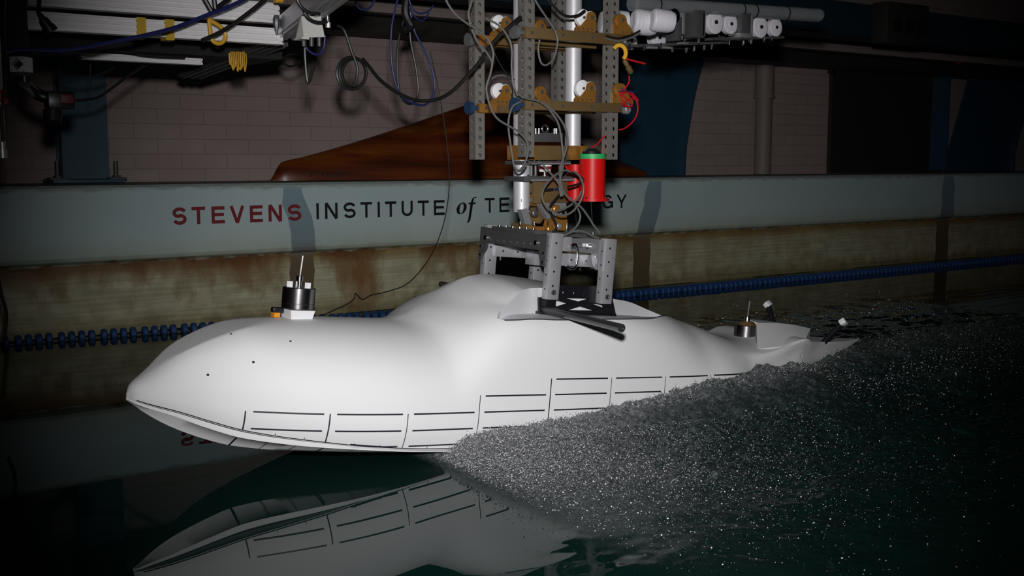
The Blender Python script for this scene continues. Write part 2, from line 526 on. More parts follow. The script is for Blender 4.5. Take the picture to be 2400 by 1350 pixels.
# ------------------------------------------------------------------ hull frame (bow-up trim), needed by the water too
TAU = math.radians(5.8)
P0 = Vector((1.54, 2.62, 0.0)); YC = 2.62
AXH = Vector((math.cos(TAU), 0, -math.sin(TAU))); UZH = Vector((math.sin(TAU), 0, math.cos(TAU)))
MH = Matrix(((AXH.x, 0, UZH.x, P0.x), (0, 1, 0, P0.y), (AXH.z, 0, UZH.z, P0.z), (0, 0, 0, 1)))
def hw(x, y, z): return MH @ Vector((x, y, z))

# ------------------------------------------------------------------ the setting: tank wall, brick wall, roof, water
X0, X1 = -2.5, 17.0
YW = 4.95
def struct(mb, name, m, smooth=0):
    o = mb.build(name, m, smooth=smooth); o['kind'] = 'structure'; return o

mb = MB()
prof = [(5.8, 0.628), (5.06, 0.632), (4.962, 0.632), (YW, 0.622), (YW, 0.322), (4.958, 0.306), (4.985, 0.292), (4.985, -1.6), (5.8, -1.6)]
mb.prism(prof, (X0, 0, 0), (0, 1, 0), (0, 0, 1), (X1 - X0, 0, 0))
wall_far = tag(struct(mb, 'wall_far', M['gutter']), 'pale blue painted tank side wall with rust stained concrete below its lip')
mb = MB(); mb.box(((X0 + X1) / 2, 5.85, 1.9), (X1 - X0, 0.2, 2.6)); 
tag(struct(mb, 'wall_brick', M['brick']), 'painted brick wall behind the tank ledge')
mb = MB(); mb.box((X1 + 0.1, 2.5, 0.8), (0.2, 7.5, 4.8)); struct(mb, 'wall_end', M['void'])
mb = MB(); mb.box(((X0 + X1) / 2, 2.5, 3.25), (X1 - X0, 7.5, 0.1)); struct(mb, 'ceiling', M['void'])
mb = MB(); mb.box(((X0 + X1) / 2, 2.5, -1.65), (X1 - X0, 7.0, 0.1)); struct(mb, 'floor', M['gutter'])

# vertical marker stripes painted on the tank wall (part of the wall)
for xa, xb, zl, dt, db in ((2.195, 2.32, 0.0, -.045, .015), (4.455, 4.59, 0.0, .025, -.04), (7.45, 7.61, 0.0, 0, 0)):
    mb = MB()
    pts_a = []; pts_b = []
    zs = [zl - .05, 0.07, 0.14, 0.2, 0.25, 0.288, 0.292, 0.306, 0.322, 0.4, 0.47, 0.53, 0.58, 0.612]
    for i, z in enumerate(zs):
        y = 4.9835 if z <= 0.291 else (4.9835 - (z - 0.292) / 0.014 * 0.027 if z < 0.307 else (4.9565 - (z - 0.306) / 0.016 * 0.008 if z < 0.323 else YW - 0.0015))
        sh = dt * sstep(.40, .62, z) + db * (1 - sstep(.30, .48, z)); j = sh + 0.005 * math.sin(i * 2.3 + xa * 5); k = sh + 0.005 * math.cos(i * 1.9 + xa * 3)
        taper = 0.02 * sstep(0.55, 0.612, z)
        pts_a.append((xa + j + taper, y, z)); pts_b.append((xb + k - taper, y, z))
    n = len(zs)
    mb.add(pts_a + pts_b, [(i, i + 1, n + i + 1, n + i) for i in range(n - 1)])
    mb.build('painted_stripe', M['stripe'], wall_far, smooth=0, recalc=False)

# lettering painted on the wall (sans capitals built from strokes)
def _arc(cx, cy, rx, ry, a0, a1, n=14):
    return [(cx + rx * math.cos(math.radians(a0 + (a1 - a0) * i / n)), cy + ry * math.sin(math.radians(a0 + (a1 - a0) * i / n))) for i in range(n + 1)]
def glyph(c, t, w):
    h = t / 2; hx = h / w       # stroke half width in letter units (x is scaled by w)
    if c == 'I': return [[(.5, 0), (.5, 1)]]
    if c == 'T': return [[(0, 1 - h), (1, 1 - h)], [(.5, 0), (.5, 1)]]
    if c == 'E': return [[(hx, 0), (hx, 1)], [(0, 1 - h), (1, 1 - h)], [(0, .52), (.94, .52)], [(0, h), (1, h)]]
    if c == 'L': return [[(hx, 0), (hx, 1)], [(0, h), (1, h)]]
    if c == 'H': return [[(hx, 0), (hx, 1)], [(1 - hx, 0), (1 - hx, 1)], [(0, .52), (1, .52)]]
    if c == 'N': return [[(hx, 0), (hx, 1)], [(1 - hx, 0), (1 - hx, 1)], [(hx * 1.1, 1), (1 - hx * 1.1, 0)]]
    if c == 'V': return [[(hx * 1.05, 1), (.5, 0)], [(1 - hx * 1.05, 1), (.5, 0)]]
    if c == 'Y': return [[(hx, 1), (.5, .42)], [(1 - hx, 1), (.5, .42)], [(.5, .5), (.5, 0)]]
    if c == 'O': return [_arc(.5, .5, .5 - hx, .5 - h, 0, 360, 32)]
    if c == 'C': return [_arc(.5, .5, .5 - hx, .5 - h, 40, 320, 26)]
    if c == 'G': return [_arc(.5, .5, .5 - hx, .5 - h, 40, 352, 28), [(.55, .46), (1, .46)], [(1 - hx, .5), (1 - hx, .04)]]
    if c == 'U': return [[(hx, 1), (hx, .4)] + _arc(.5, .40, .5 - hx, .40 - h, 180, 360, 16) + [(1 - hx, 1)]]
    if c == 'S':
        r = .26 - h / 2 + h * .05
        return [_arc(.5, 1 - h - r, .5 - hx, r, 18, 250, 18) + _arc(.5, h + r, .5 - hx, r, 78, -162, 18)]
    return []
def paint_strokes(mb, strokes, xa, xb, z0, z1, t):
    w = (xb - xa) / (z1 - z0); H = z1 - z0; hh = t * H / 2
    for ks, p in enumerate(strokes):
        yo_ = YW - .0028 - .00025 * ks
        q = [(xa + x * (xb - xa), z0 + y * H) for x, y in p]
        vs = []
        for i, (x, z) in enumerate(q):
            x0, z0_ = q[max(i - 1, 0)]; x1, z1_ = q[min(i + 1, len(q) - 1)]
            dx, dz = x1 - x0, z1_ - z0_; l = math.hypot(dx, dz); nx_, nz_ = -dz / l, dx / l
            vs += [(x + nx_ * hh, yo_, z + nz_ * hh), (x - nx_ * hh, yo_, z - nz_ * hh)]
        mb.add(vs, [(2 * i, 2 * i + 1, 2 * i + 3, 2 * i + 2) for i in range(len(q) - 1)])
def word(letters, m, z0, z1, t, label):
    mb = MB()
    for c, pa, pb in letters:
        xa, xb = at(pa, 492, YW).x, at(pb, 492, YW).x
        paint_strokes(mb, glyph(c, t, (xb - xa) / (z1 - z0)), xa, xb, z0, z1, t)
    o = mb.build('lettering', m, wall_far, smooth=0, recalc=False); o['label'] = label
def q1(v): return 380 + v / 4.286
def q2(v): return 940 + v / 4.286
word([(c, q1(a), q1(b)) for c, a, b in (('S', 100, 242), ('T', 292, 430), ('E', 492, 625), ('V', 675, 825), ('E', 878, 1008), ('N', 1065, 1200), ('S', 1260, 1395))], M['text_red'], .450, .529, .195, 'dark red letters STEVENS')
word([(c, q1(a), q1(b)) for c, a, b in (('I', 1540, 1578), ('N', 1633, 1760), ('S', 1820, 1942), ('T', 1990, 2107), ('I', 2155, 2192), ('T', 2237, 2350))] + [(c, q2(a), q2(b)) for c, a, b in (('U', 2, 115), ('T', 165, 277), ('E', 327, 435))], M['text_black'], .4535, .5315, .172, 'black letters INSTITUTE')
word([(c, q2(a), q2(b)) for c, a, b in (('T', 838, 937), ('E', 985, 1085), ('C', 1130, 1235), ('H', 1287, 1390), ('N', 1440, 1545), ('O', 1592, 1700), ('L', 1750, 1835), ('O', 1868, 1975), ('G', 2020, 2125), ('Y', 2160, 2262))], M['text_black'], .457, .5365, .16, 'black letters TECHNOLOGY')
# the italic serif word "of"
mb = MB()
def ofp(x, z): return (x, YW - 0.0028, z)
n = 28; cx, cz = 3.174, 0.4845
vs = []
for rr in (1, 0):
    for i in range(n):
        a = 2 * math.pi * i / n
        if rr: lx, lz = 0.031 * math.cos(a), 0.031 * math.sin(a)
        else: lx, lz = 0.0125 * math.cos(a + 0.25), 0.026 * math.sin(a)
        vs.append(ofp(cx + lx + 0.30 * lz, cz + lz))
mb.add(vs, [(i, (i + 1) % n, n + (i + 1) % n, n + i) for i in range(n)])
cl = [(3.235, 0.412, .004), (3.243, 0.4085, .006), (3.252, 0.418, .008), (3.260, 0.445, .0085), (3.268, 0.48, .009), (3.276, 0.515, .0085), (3.286, 0.536, .007), (3.298, 0.543, .005), (3.311, 0.538, .0055)]
vs = []
for x, z, hw_ in [(3.2075 + (x_ - 3.235) * .78, z_, w_ * .95) for x_, z_, w_ in cl]:
    vs += [ofp(x - hw_, z - 0.001), ofp(x + hw_, z + 0.001)]
mb.add(vs, [(2 * i, 2 * i + 1, 2 * i + 3, 2 * i + 2) for i in range(len(cl) - 1)])
ofp = lambda x, z: (x, YW - .0032, z)
mb.add([ofp(3.216, .505), ofp(3.262, .505), ofp(3.265, .514), ofp(3.219, .514)], [(0, 1, 2, 3)])
tag(mb.build('lettering', M['text_black'], wall_far, smooth=0, recalc=False), 'black italic word of')

# ledge-side columns, beam and pipes
YB = 5.72
mb = MB(); mb.box(((X0 + X1) / 2, 5.56, 1.47), (X1 - X0, 0.16, 0.10)); mb.box(((X0 + X1) / 2, 5.50, 1.425), (X1 - X0, 0.24, 0.012)); mb.box(((X0 + X1) / 2, 5.50, 1.52), (X1 - X0, 0.24, 0.012))
tag(mb.build('roof_beam', M['rail'], smooth=0), 'long dark steel beam running along the top of the brick wall', 'beam')
mb = MB(); mb.box((9.0, 4.6, 1.60), (14, 0.22, 0.20))
tag(mb.build('crane_girder', M['girder'], smooth=0), 'dark blue girder high up behind the white pulleys', 'girder')

r = thing('steel_column', 'straight blue grey steel column bolted to the ledge at left', 'column', (1.43, 5.58, 0.632))
mb = MB(); mb.box((1.425, 5.555, 1.05), (0.215, 0.012, 0.80)); mb.box((1.425, 5.66, 1.05), (0.215, 0.012, 0.80)); mb.box((1.425, 5.607, 1.05), (0.014, 0.10, 0.80)); mb.box((1.333, 5.607, 1.05), (0.012, 0.10, 0.80))
mb.build('shaft', M['pillar'], r, smooth=0)
mb = MB(); mb.box((1.42, 5.58, 0.640), (0.33, 0.22, 0.016), bev=0.003); mb.build('base_plate', M['pillar'], r)
for dx in (-0.135, 0.135):
    mb = MB(); mb.cyl((1.42 + dx, 5.52, 0.645), (1.42 + dx, 5.52, 0.735), 0.011, n=12); mb.cyl((1.42 + dx, 5.52, 0.648), (1.42 + dx, 5.52, 0.666), 0.022, n=6); mb.box((1.42 + dx, 5.53, 0.652), (0.08, 0.10, 0.010))
    mb.build('anchor_bolt', M['alu_dark'], r)

def arch_column(label, xl, ptsr, x_lean=0.0):
    rr = thing('arch_column', label, 'column', (xl + 0.15, 5.6, 0.632))
    out = [(xl, 0.632)] + [(x, z) for x, z in ptsr] + [(xl + x_lean, ptsr[-1][1])]
    mb = MB(); mb.prism(out, (0, 5.545, 0), (1, 0, 0), (0, 0, 1), (0, 0.018, 0)); mb.build('web_plate', M['pillar_deep'], rr, smooth=0)
    mb = MB()
    v = []
    for x, z in ptsr: v += [(x, 5.50, z), (x, 5.68, z), (x - 0.014, 5.68, z), (x - 0.014, 5.50, z)]
    k = len(ptsr)
    fs = []
    for i in range(k - 1):
        for j in range(4): fs.append((4 * i + j, 4 * i + (j + 1) % 4, 4 * i + 4 + (j + 1) % 4, 4 * i + 4 + j))
    mb.add(v, fs); mb.build('flange', M['pillar_deep'], rr, smooth=30)
    mb = MB(); mb.box((xl + 0.007, 5.60, 1.05), (0.014, 0.16, 0.80)); mb.build('flange', M['pillar_deep'], rr, smooth=0)
    return rr
arch_column('curved dark blue steel column right of the hanging rig', 4.78, [(5.335, 0.632), (5.335, 0.72), (5.345, 0.84), (5.365, 0.95), (5.39, 1.08), (5.425, 1.22), (5.46, 1.33), (5.50, 1.425)])
arch_column('curved dark column at far right edge of the hall', 8.35, [(9.35, 0.632), (9.35, 0.80), (9.40, 0.95), (9.50, 1.15), (9.62, 1.32), (9.74, 1.425)], 0.32)
mb = MB(); mb.cyl((6.27, 5.66, 0.632), (6.27, 5.66, 1.42), 0.062, n=24); mb.cyl((6.27, 5.66, 1.185), (6.27, 5.66, 1.205), 0.078, n=24); mb.cyl((6.27, 5.66, 1.205), (6.27, 5.66, 1.42), 0.070, n=24)
tag(mb.build('drain_pipe', M['pipe']), 'painted vertical drain pipe with a collar on the brick wall', 'pipe')
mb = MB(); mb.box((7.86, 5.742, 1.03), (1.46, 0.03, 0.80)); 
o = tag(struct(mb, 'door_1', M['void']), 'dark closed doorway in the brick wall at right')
mb = MB(); mb.box((7.86, 5.738, 1.415), (1.56, 0.045, 0.03)); mb.box((7.12, 5.738, 1.03), (0.03, 0.045, 0.8)); mb.box((8.60, 5.738, 1.03), (0.03, 0.045, 0.8)); mb.build('frame', M['rail'], o, smooth=0)

# ------------------------------------------------------------------ water surface (one sheet, foam amount kept per vertex)
WZ = -0.022
def hull_side(xw):
    """half beam of the wetted hull at world x"""
    s = (xw - P0.x)
    if s < -0.9 or s > 1.75: return 0.0
    return 0.28 * sstep(-0.9, -0.35, s) * (1 - sstep(1.05, 1.75, s))
def foam_height(X, Y):
    s = X - 1.47
    d = abs(Y - YC) - max(hull_side(X), 0.0)
    near = Y < YC
    h = 0.0; fo = 0.0
    if s > -0.12:
        dd = max(d, 0.0)
        # roller climbing along the hull side
        ridge = 0.026 + 0.078 * sstep(-0.02, 1.0, s) * (1 - 0.55 * sstep(1.15, 1.7, s)) * (1 - 0.7 * sstep(2.0, 3.6, s))
        ws = 0.10 + 0.16 * sstep(0, 1.2, s)
        on = sstep(-0.06 - 0.10 * dd, 0.06, s)
        h = ridge * math.exp(-(dd / ws) ** 1.6) * on
        # whisker sheet thrown sideways from the contact point
        sheet = math.exp(-((s - 0.12) / 0.42) ** 2) * math.exp(-(dd / 0.52) ** 2)
        h += 0.030 * sheet * on
        edge = on * (1 - sstep(2.0, 4.2, s))
        fo = (0.95 * math.exp(-(dd / (0.055 + 0.045 * s)) ** 1.3) * (1 - 0.45 * sstep(0.8, 1.8, s)) + 2.4 * math.exp(-max(s, 0) / 0.28) * math.exp(-(dd / 0.30) ** 1.4) + 0.11 * math.exp(-(dd / 0.6) ** 2) * math.exp(-max(s - .1, 0) / 0.7)) * edge
        tur = on * (math.exp(-(dd / 0.75) ** 2) * (1 - 0.7 * sstep(2.2, 5, s)))
        if tur > 0.01:
            p = Vector((X * 9, Y * 9, 1.7))
            t = mnoise.fractal(p, 0.9, 2.1, 5, noise_basis='PERLIN_ORIGINAL')
            q = mnoise.fractal(Vector((X * 38, Y * 38, 5.1)), 0.8, 2.2, 4, noise_basis='PERLIN_ORIGINAL')
            h += tur * (0.012 * t + 0.008 * q) * (0.6 + 0.6 * sstep(0, .8, s))
    rp = sstep(0, .25, X - (1.05 + (Y - 1.4) * .53)) * (1 - sstep(1.9, 2.3, Y)) * (1 - sstep(3, 6, X))
    if rp > .01:
        h += rp * (.0045 * mnoise.fractal(Vector((X * 3.2 + Y * 2.2, Y * 7 - X * 2.0, 7.7)), 1.0, 2.0, 3, noise_basis='PERLIN_ORIGINAL'))
    # trailing wake ridges behind the stern
    if X > 2.9:
        e = sstep(2.9, 3.6, X)
        c1 = 2.50 + 0.17 * (X - 3.3); c2 = 2.18 + 0.06 * (X - 3.0)
        t = mnoise.fractal(Vector((X * 6, Y * 9, 3.3)), 0.9, 2.0, 4, noise_basis='PERLIN_ORIGINAL')
        h += e * (0.035 * math.exp(-((Y - c1) / 0.12) ** 2) + 0.03 * math.exp(-((Y - c2) / 0.13) ** 2)) * math.exp(-(X - 2.9) / 3.0)
        h += e * 0.010 * t * math.exp(-((Y - 2.6) / 0.9) ** 2)
        fo += e * (0.22 * math.exp(-((Y - c2) / 0.11) ** 2) * math.exp(-(X - 3.0) / 0.9) + 0.16 * math.exp(-((Y - c1) / 0.07) ** 2) * math.exp(-(X - 3.3) / 2.5)) * max(0, 0.6 + t)
    # gentle ripples everywhere, none where the mirror is calm
    calm = 0.00018 * mnoise.noise(Vector((X * 5, Y * 5, 0))) + 0.00025 * sstep(3.2, 4.6, Y) * mnoise.noise(Vector((X * 3, Y * 9, 2)))
    return WZ + h + calm, max(0.0, fo)
xs = list(np.arange(X0, .8, 0.05)) + list(np.arange(.8, 1.28, 0.02)) + list(np.arange(1.28, 3.3, 0.0075)) + list(np.arange(3.3, 5.2, 0.02)) + list(np.arange(5.2, X1 - 0.05, 0.2))
ys = list(np.arange(-0.6, .8, 0.08)) + list(np.arange(.8, 1.2, .02)) + list(np.arange(1.2, 2.62, 0.0075)) + list(np.arange(2.62, 3.5, 0.02)) + list(np.arange(3.5, 5.0, 0.04)) + [4.978]
nx, ny = len(xs), len(ys)
vv = np.zeros((nx * ny, 3)); ff = np.zeros(nx * ny)
k = 0
for X in xs:
    for Y in ys:
        h, fo = foam_height(X, Y)
        vv[k] = (X, Y, h); ff[k] = fo; k += 1
me = bpy.data.meshes.new('water')
idx = np.arange(nx * ny).reshape(nx, ny)
quads = np.stack([idx[:-1, :-1], idx[1:, :-1], idx[1:, 1:], idx[:-1, 1:]], -1).reshape(-1, 4)
me.vertices.add(len(vv)); me.vertices.foreach_set('co', vv.ravel())
me.loops.add(quads.size); me.loops.foreach_set('vertex_index', quads.ravel())
me.polygons.add(len(quads)); me.polygons.foreach_set('loop_start', np.arange(0, quads.size, 4)); me.polygons.foreach_set('loop_total', np.full(len(quads), 4))
me.update(); me.validate()
me.polygons.foreach_set('use_smooth', np.ones(len(quads), bool))
a = me.attributes.new('foam', 'FLOAT', 'POINT'); a.data.foreach_set('value', ff)
me.materials.append(M['water'])
water = bpy.data.objects.new('water', me); COL.objects.link(water)
tag(water, 'dark green tank water churned into foam beside the white hull', 'water', kind='stuff')

# ------------------------------------------------------------------ the white towed hull
f_b = pchip([-.815, -.805, -.79, -.76, -.72, -.65, -.58, -.5, -.4, -.3, -.2, -.1, .1, .3, .9, 1.05, 1.15, 1.25, 1.35, 1.45, 1.52],
            [.004, .026, .042, .066, .092, .137, .172, .207, .240, .262, .274, .279, .285, .290, .284, .266, .245, .205, .150, .088, .04])
f_zt = pchip([-.815, -.81, -.80, -.784, -.716, -.645, -.55, -.46, -.318, -.128, 0, .1, .2, .5, .6, .8, .9, 1.18, 1.3, 1.42, 1.52],
             [.118, .134, .146, .159, .215, .255, .288, .302, .306, .305, .330, .354, .360, .360, .354, .336, .321, .266, .235, .18, .12])
f_tot = pchip([-.16, -.128, -.08, -.037, .042, .068, .122, .195, .349, .43, .5, .6, .69, .8, .9, 1.0, 1.1], [.305, .306, .318, .338, .378, .402, .433, .441, .431, .420, .408, .393, .379, .353, .328, .306, .285])
f_zc = pchip([-.815, -.796, -.717, -.648, -.579, -.401, -.283, -.1, 0, 1.0, 1.52], [.108, .102, .084, .065, .048, .025, .013, .002, 0, 0, 0.02])
f_z1 = pchip([-.815, -.8, -.724, -.65, -.568, -.455, -.307, -.15, 0, 1.52], [.104, .096, .073, .047, .025, .014, .007, .0, -.004, -.004])
f_z2 = pchip([-.815, -.8, -.772, -.715, -.636, -.571, -.471, -.339, -.186, 0, 1.52], [.102, .091, .071, .040, .011, -.004, -.010, -.008, -.005, -.007, -.007])
f_b1 = pchip([-.815, -.8, -.6, -.455, -.307, -.15, 0, 1.52], [.5, .62, .72, .84, .92, .97, .98, .98])
f_b2 = pchip([-.815, -.8, -.57, -.471, -.339, -.186, 0, 1.52], [.2, .25, .46, .58, .75, .88, .92, .92])
NU = 40
def hull_sec(x):
    """half section, keel to crown: [(y, z)]"""
    b = f_b(x); zc = f_zc(x); zt = f_zt(x); z1 = f_z1(x); z2 = f_z2(x); b1 = b * f_b1(x); b2 = b * f_b2(x)
    z1 = min(z1, zc); z2 = min(z2, z1)
    pts = [(0, z2), (b2 * .5, z2), (b2 * .97, z2), (b2 + (b1 - b2) * .18, z2 + (z1 - z2) * .32), (b2 + (b1 - b2) * .95, z1), (b1 * .985, z1), (b1, zc - (zc - z1) * .1), (b * .93 * .985, zc - .0005)]
    k = sstep(-.08, .18, x) * (1 - sstep(.42, .88, x))
    n = 2.2 + 7.3 * k; m_ = 2.5 + 3.0 * k
    hh = max(0.0, f_tot(x) - zt) if -.16 < x < 1.1 else 0.0
    for i in range(NU + 1):
        u = i / NU
        if u < 0.2:
            t = 0.25 * u / 0.2; f = 1 - 0.07 * ((.25 - t) / .25) ** 2
        else:
            th = (u - 0.2) / 0.8 * math.pi / 2
            t = .25 + .75 * abs(math.sin(th)) ** (2 / m_); f = abs(math.cos(th)) ** (2 / n)
            if i == NU: f = 0; t = 1
        y = b * f; z = zc + (zt - zc) * t
        if x < -.46:
            z = min(z + .012 * sstep(-.77, -.69, x) * (1 - sstep(-.58, -.47, x)) * sstep(.55, .85, t), zt)
        if -.16 < x < 1.2:
            xl = x - 0.42 * y * (1 - sstep(.2, .45, x))
            h2 = max(0.0, f_tot(max(xl, -.16)) - f_zt(max(xl, -.16))) if xl < 1.1 else 0
            z += h2 * (1 - sstep(.06, .29, y)) * sstep(0.3, 0.75, t)
        pts.append((y, z))
    return pts
xsH = sorted(set([round(v, 4) for v in list(np.concatenate([-.815 + .03 * (np.linspace(0, 1, 9) ** 2), np.arange(-.78, -.2, .02), np.arange(-.2, .3, .0125), np.arange(.3, 1.9, .02), [1.902]]))]))
def loft(mb, secs, closed_ends=True):
    """secs: list of (x, half section) mirrored about y = 0"""
    n = len(secs[0][1]); ring = 2 * n - 2; base = []
    vs = []
    for x, pts in secs:
        full = [(-y, z) for y, z in pts] + [(y, z) for y, z in pts[-2:0:-1]]
        vs += [(x, y, z) for y, z in full]
    fs = []
    for i in range(len(secs) - 1):
        for j in range(ring):
            j2 = (j + 1) % ring
            fs.append((i * ring + j, (i + 1) * ring + j, (i + 1) * ring + j2, i * ring + j2))
    if closed_ends:
        fs.append(tuple(range(ring)))
        fs.append(tuple((len(secs) - 1) * ring + j for j in range(ring - 1, -1, -1)))
    mb.add(vs, fs)

f_g = pchip([1.08, 1.15, 1.25, 1.36, 1.43, 1.50, 1.62, 1.80, 1.906], [.18, .198, .204, .192, .166, .138, .100, .040, .001])
f_zg = pchip([1.08, 1.15, 1.25, 1.35, 1.39, 1.43, 1.545, 1.65, 1.80, 1.906], [.250, .262, .276, .290, .286, .274, .267, .263, .262, .264])
def tail_sec(x):
    g = f_g(x); zg = f_zg(x); zk = min(.264 - (1.906 - x) * .44, zg - .002); D = zg - zk
    fl = 1 - sstep(1.40, 1.6, x)
    cp = [(0, zk), (g * (.36 + .16 * fl), zk + .05 * D), (g * (.66 + .12 * fl), zk + .32 * D), (g * (.82 + .04 * fl), zk + .58 * D), (g * (.92 - .02 * fl), zk + .82 * D), (g * .985, zk + .955 * D), (g, zg), (g * .96, zg + .001), (g * .5, zg + .002), (0, zg + .002)]
    out = []
    for i in range(6):
        p0 = cp[max(i - 1, 0)]; p1 = cp[i]; p2 = cp[i + 1]; p3 = cp[min(i + 2, 6)]
        for k in range(4):
            t = k / 4
            out.append(tuple(0.5 * (2 * p1[c] + (p2[c] - p0[c]) * t + (2 * p0[c] - 5 * p1[c] + 4 * p2[c] - p3[c]) * t * t + (3 * p1[c] - p0[c] - 3 * p2[c] + p3[c]) * t ** 3) for c in (0, 1)))
    return out + cp[6:]
def resample(pts, n):
    P_ = np.array(pts, float); d = np.r_[0, np.cumsum(np.hypot(*np.diff(P_, axis=0).T))]; d /= d[-1]
    # align the gunwale / shoulder corner and the chine of both kinds of section
    return lambda tt: [(float(np.interp(t, d, P_[:, 0])), float(np.interp(t, d, P_[:, 1]))) for t in tt]
def full_sec(x):
    """keep the exact chine points forward, same point count everywhere"""
    if x < .94:
        return hull_sec(x)
    n_ = len(hull_sec(.5))
    tt = np.linspace(0, 1, n_)
    A_ = hull_sec(min(x, 1.35)); B_ = resample(tail_sec(max(x, 1.08)), n_)(tt)
    k = sstep(.94, 1.42, x)
    # tail points matched to the hull points by their share of the girth
    P_ = np.array(A_); d = np.r_[0, np.cumsum(np.hypot(*np.diff(P_, axis=0).T))]; d /= d[-1]
    B2 = resample(tail_sec(max(x, 1.08)), n_)(d * (1 - k) + tt * k)
    return [(a_[0] * (1 - k) + b_[0] * k, a_[1] * (1 - k) + b_[1] * k) for a_, b_ in zip(A_, B2)]
hull = thing('planing_hull_model', 'long white pointed hull model skimming bow up across the dark water', 'boat model', P0)
mb = MB(); loft(mb, [(x, full_sec(x)) for x in xsH])
body = mb.build('hull_body', [M['hull'], M['ink']], hull, smooth=34, xf=MH)
# opening in the deck: cut with a prism, floor left as the tray
lip = pchip([.072, .085, .128, .195, .275, .36, .50, .58, .70, .80, .895], [.2275, .212, .19, .157, .126, .118, .118, .092, .045, .015, .002])
rim = pchip([.072, .085, .15, .253, .476, .602, .70, .801, .87, .895], [.2285, .242, .256, .262, .255, .232, .185, .115, .05, .006])
f_in = pchip([.072, .10, .15, .3, .5, .6, .7, .8, .895], [.322, .335, .342, .342, .342, .340, .335, .325, .313])
def top_z(x, y):
    pts = full_sec(x)[8:]
    best = None
    for (y1, z1), (y2, z2) in zip(pts[:-1], pts[1:]):
        if (y1 - y) * (y2 - y) <= 0 and z1 > .12: best = z1 + (z2 - z1) * ((y - y1) / (y2 - y1) if abs(y2 - y1) > 1e-7 else 0)
    return best
def f_out(x): return (top_z(x, rim(x)) or .32) - .0025
gx = [.072, .078, .085, .1, .128, .15, .195, .235, .275, .32, .36, .40, .44, .47, .50, .55, .602, .65, .70, .75, .801, .84, .87, .885, .895]
def half_floor(sg, dz):
    """strips from the lip (or the centre line) out to the rim, near or far half"""
    rows = []
    for x in gx:
        yi = lip(x)
        yo = rim(x); zi, zo = f_in(x), f_out(x)
        rows.append([(x, sg * (yi + (yo - yi) * k / 6), zi + (zo - zi) * (k / 6) ** 1.6 + dz) for k in range(7)])
    return rows
mbc = MB()
for sg in (-1,):
    rw = half_floor(sg, 0.0)
    m_ = len(gx); bot = [p for r_ in rw for p in r_]; top = [(x, y, .62) for x, y, z in bot]
    o_ = m_ * 7; fs = []
    for i in range(m_ - 1):
        for k in range(6):
            a0 = i * 7 + k; fs += [(a0, a0 + 1, a0 + 8, a0 + 7), (o_ + a0, o_ + a0 + 7, o_ + a0 + 8, o_ + a0 + 1)]
        for k in (0, 6):
            a0 = i * 7 + k; fs.append((a0, a0 + 7, o_ + a0 + 7, o_ + a0))
    for i in (0, m_ - 1):
        for k in range(6):
            a0 = i * 7 + k; fs.append((a0, a0 + 1, o_ + a0 + 1, o_ + a0))
    mc = MB(); mc.add(bot + top, fs)
    cut = mc.build('cutter', M['tray'], hull, xf=MH)
    mod = body.modifiers.new('cut', 'BOOLEAN'); mod.operation = 'DIFFERENCE'; mod.object = cut; mod.solver = 'EXACT'
    dg = bpy.context.evaluated_depsgraph_get()
    me = bpy.data.meshes.new_from_object(body.evaluated_get(dg))
    body.modifiers.clear(); body.data = me; me.name = 'hull_body'
    bpy.data.objects.remove(cut)
me.set_sharp_from_angle(angle=math.radians(34))
for sg in (-1,):
    rw = half_floor(sg, .0016); m_ = len(gx); bot = [p for r_ in rw for p in r_]
    mb = MB(); lowp = [(x, y, z - .006) for x, y, z in bot]; o_ = m_ * 7
    fs = []
    for i in range(m_ - 1):
        for k in range(6):
            a0 = i * 7 + k; fs += [(a0, a0 + 1, a0 + 8, a0 + 7), (o_ + a0, o_ + a0 + 7, o_ + a0 + 8, o_ + a0 + 1)]
        for k in (0, 6):
            a0 = i * 7 + k; fs.append((a0, a0 + 7, o_ + a0 + 7, o_ + a0))
    mb.add(bot + lowp, fs); mb.build('hatch_panel', M['tray'], hull, smooth=30, xf=MH)

# grid lines drawn on both sides, chine line and ticks
def side_y(x, z):
    pts = full_sec(x)[8:]
    for (y1, z1), (y2, z2) in zip(pts[:-1], pts[1:]):
        if z1 <= z <= z2:
            return y1 + (y2 - y1) * (z - z1) / max(z2 - z1, 1e-6)
    return pts[0][0]
mb = MB()
for sg in (-1,):
    pts = []
    for x in gx[2:-2]:
        y = rim(x); z = top_z(x, y)
        if z is None: continue
        pts.append((x, sg * y, z + .0004))
    mb.tube(pts, .0021, n=6, sub=3)
mb.build('hatch_seam', M['alu_dark'], hull, xf=MH)
mk = MB()
def strip(p, wdt, horiz):
    for sg in (-1, 1):
        vs = []
        for x, z in p:
            for e in (-.5, .5):
                xx, zz = (x, z + e * wdt) if horiz else (x + e * wdt, z)
                vs.append((xx, sg * (side_y(xx, zz) + .0007), zz))
        mk.add(vs, [(2 * i, 2 * i + 1, 2 * i + 3, 2 * i + 2) if sg < 0 else (2 * i, 2 * i + 2, 2 * i + 3, 2 * i + 1) for i in range(len(p) - 1)])
ST = [-.587, -.402, -.206, .0, .222, .434, .642, .842, 1.035]
for i, x in enumerate(ST):
    zt_ = .100 if i < 3 else (.143 if i == 3 else .185)
    zb = max(f_zc(x) + .003, .004)
    if x == ST[-1]: zb = .165
    strip([(x - .0, zb + (zt_ - zb) * t / 8) for t in range(9)], .0032 if i in (0, 1, 4) else .0022, False)
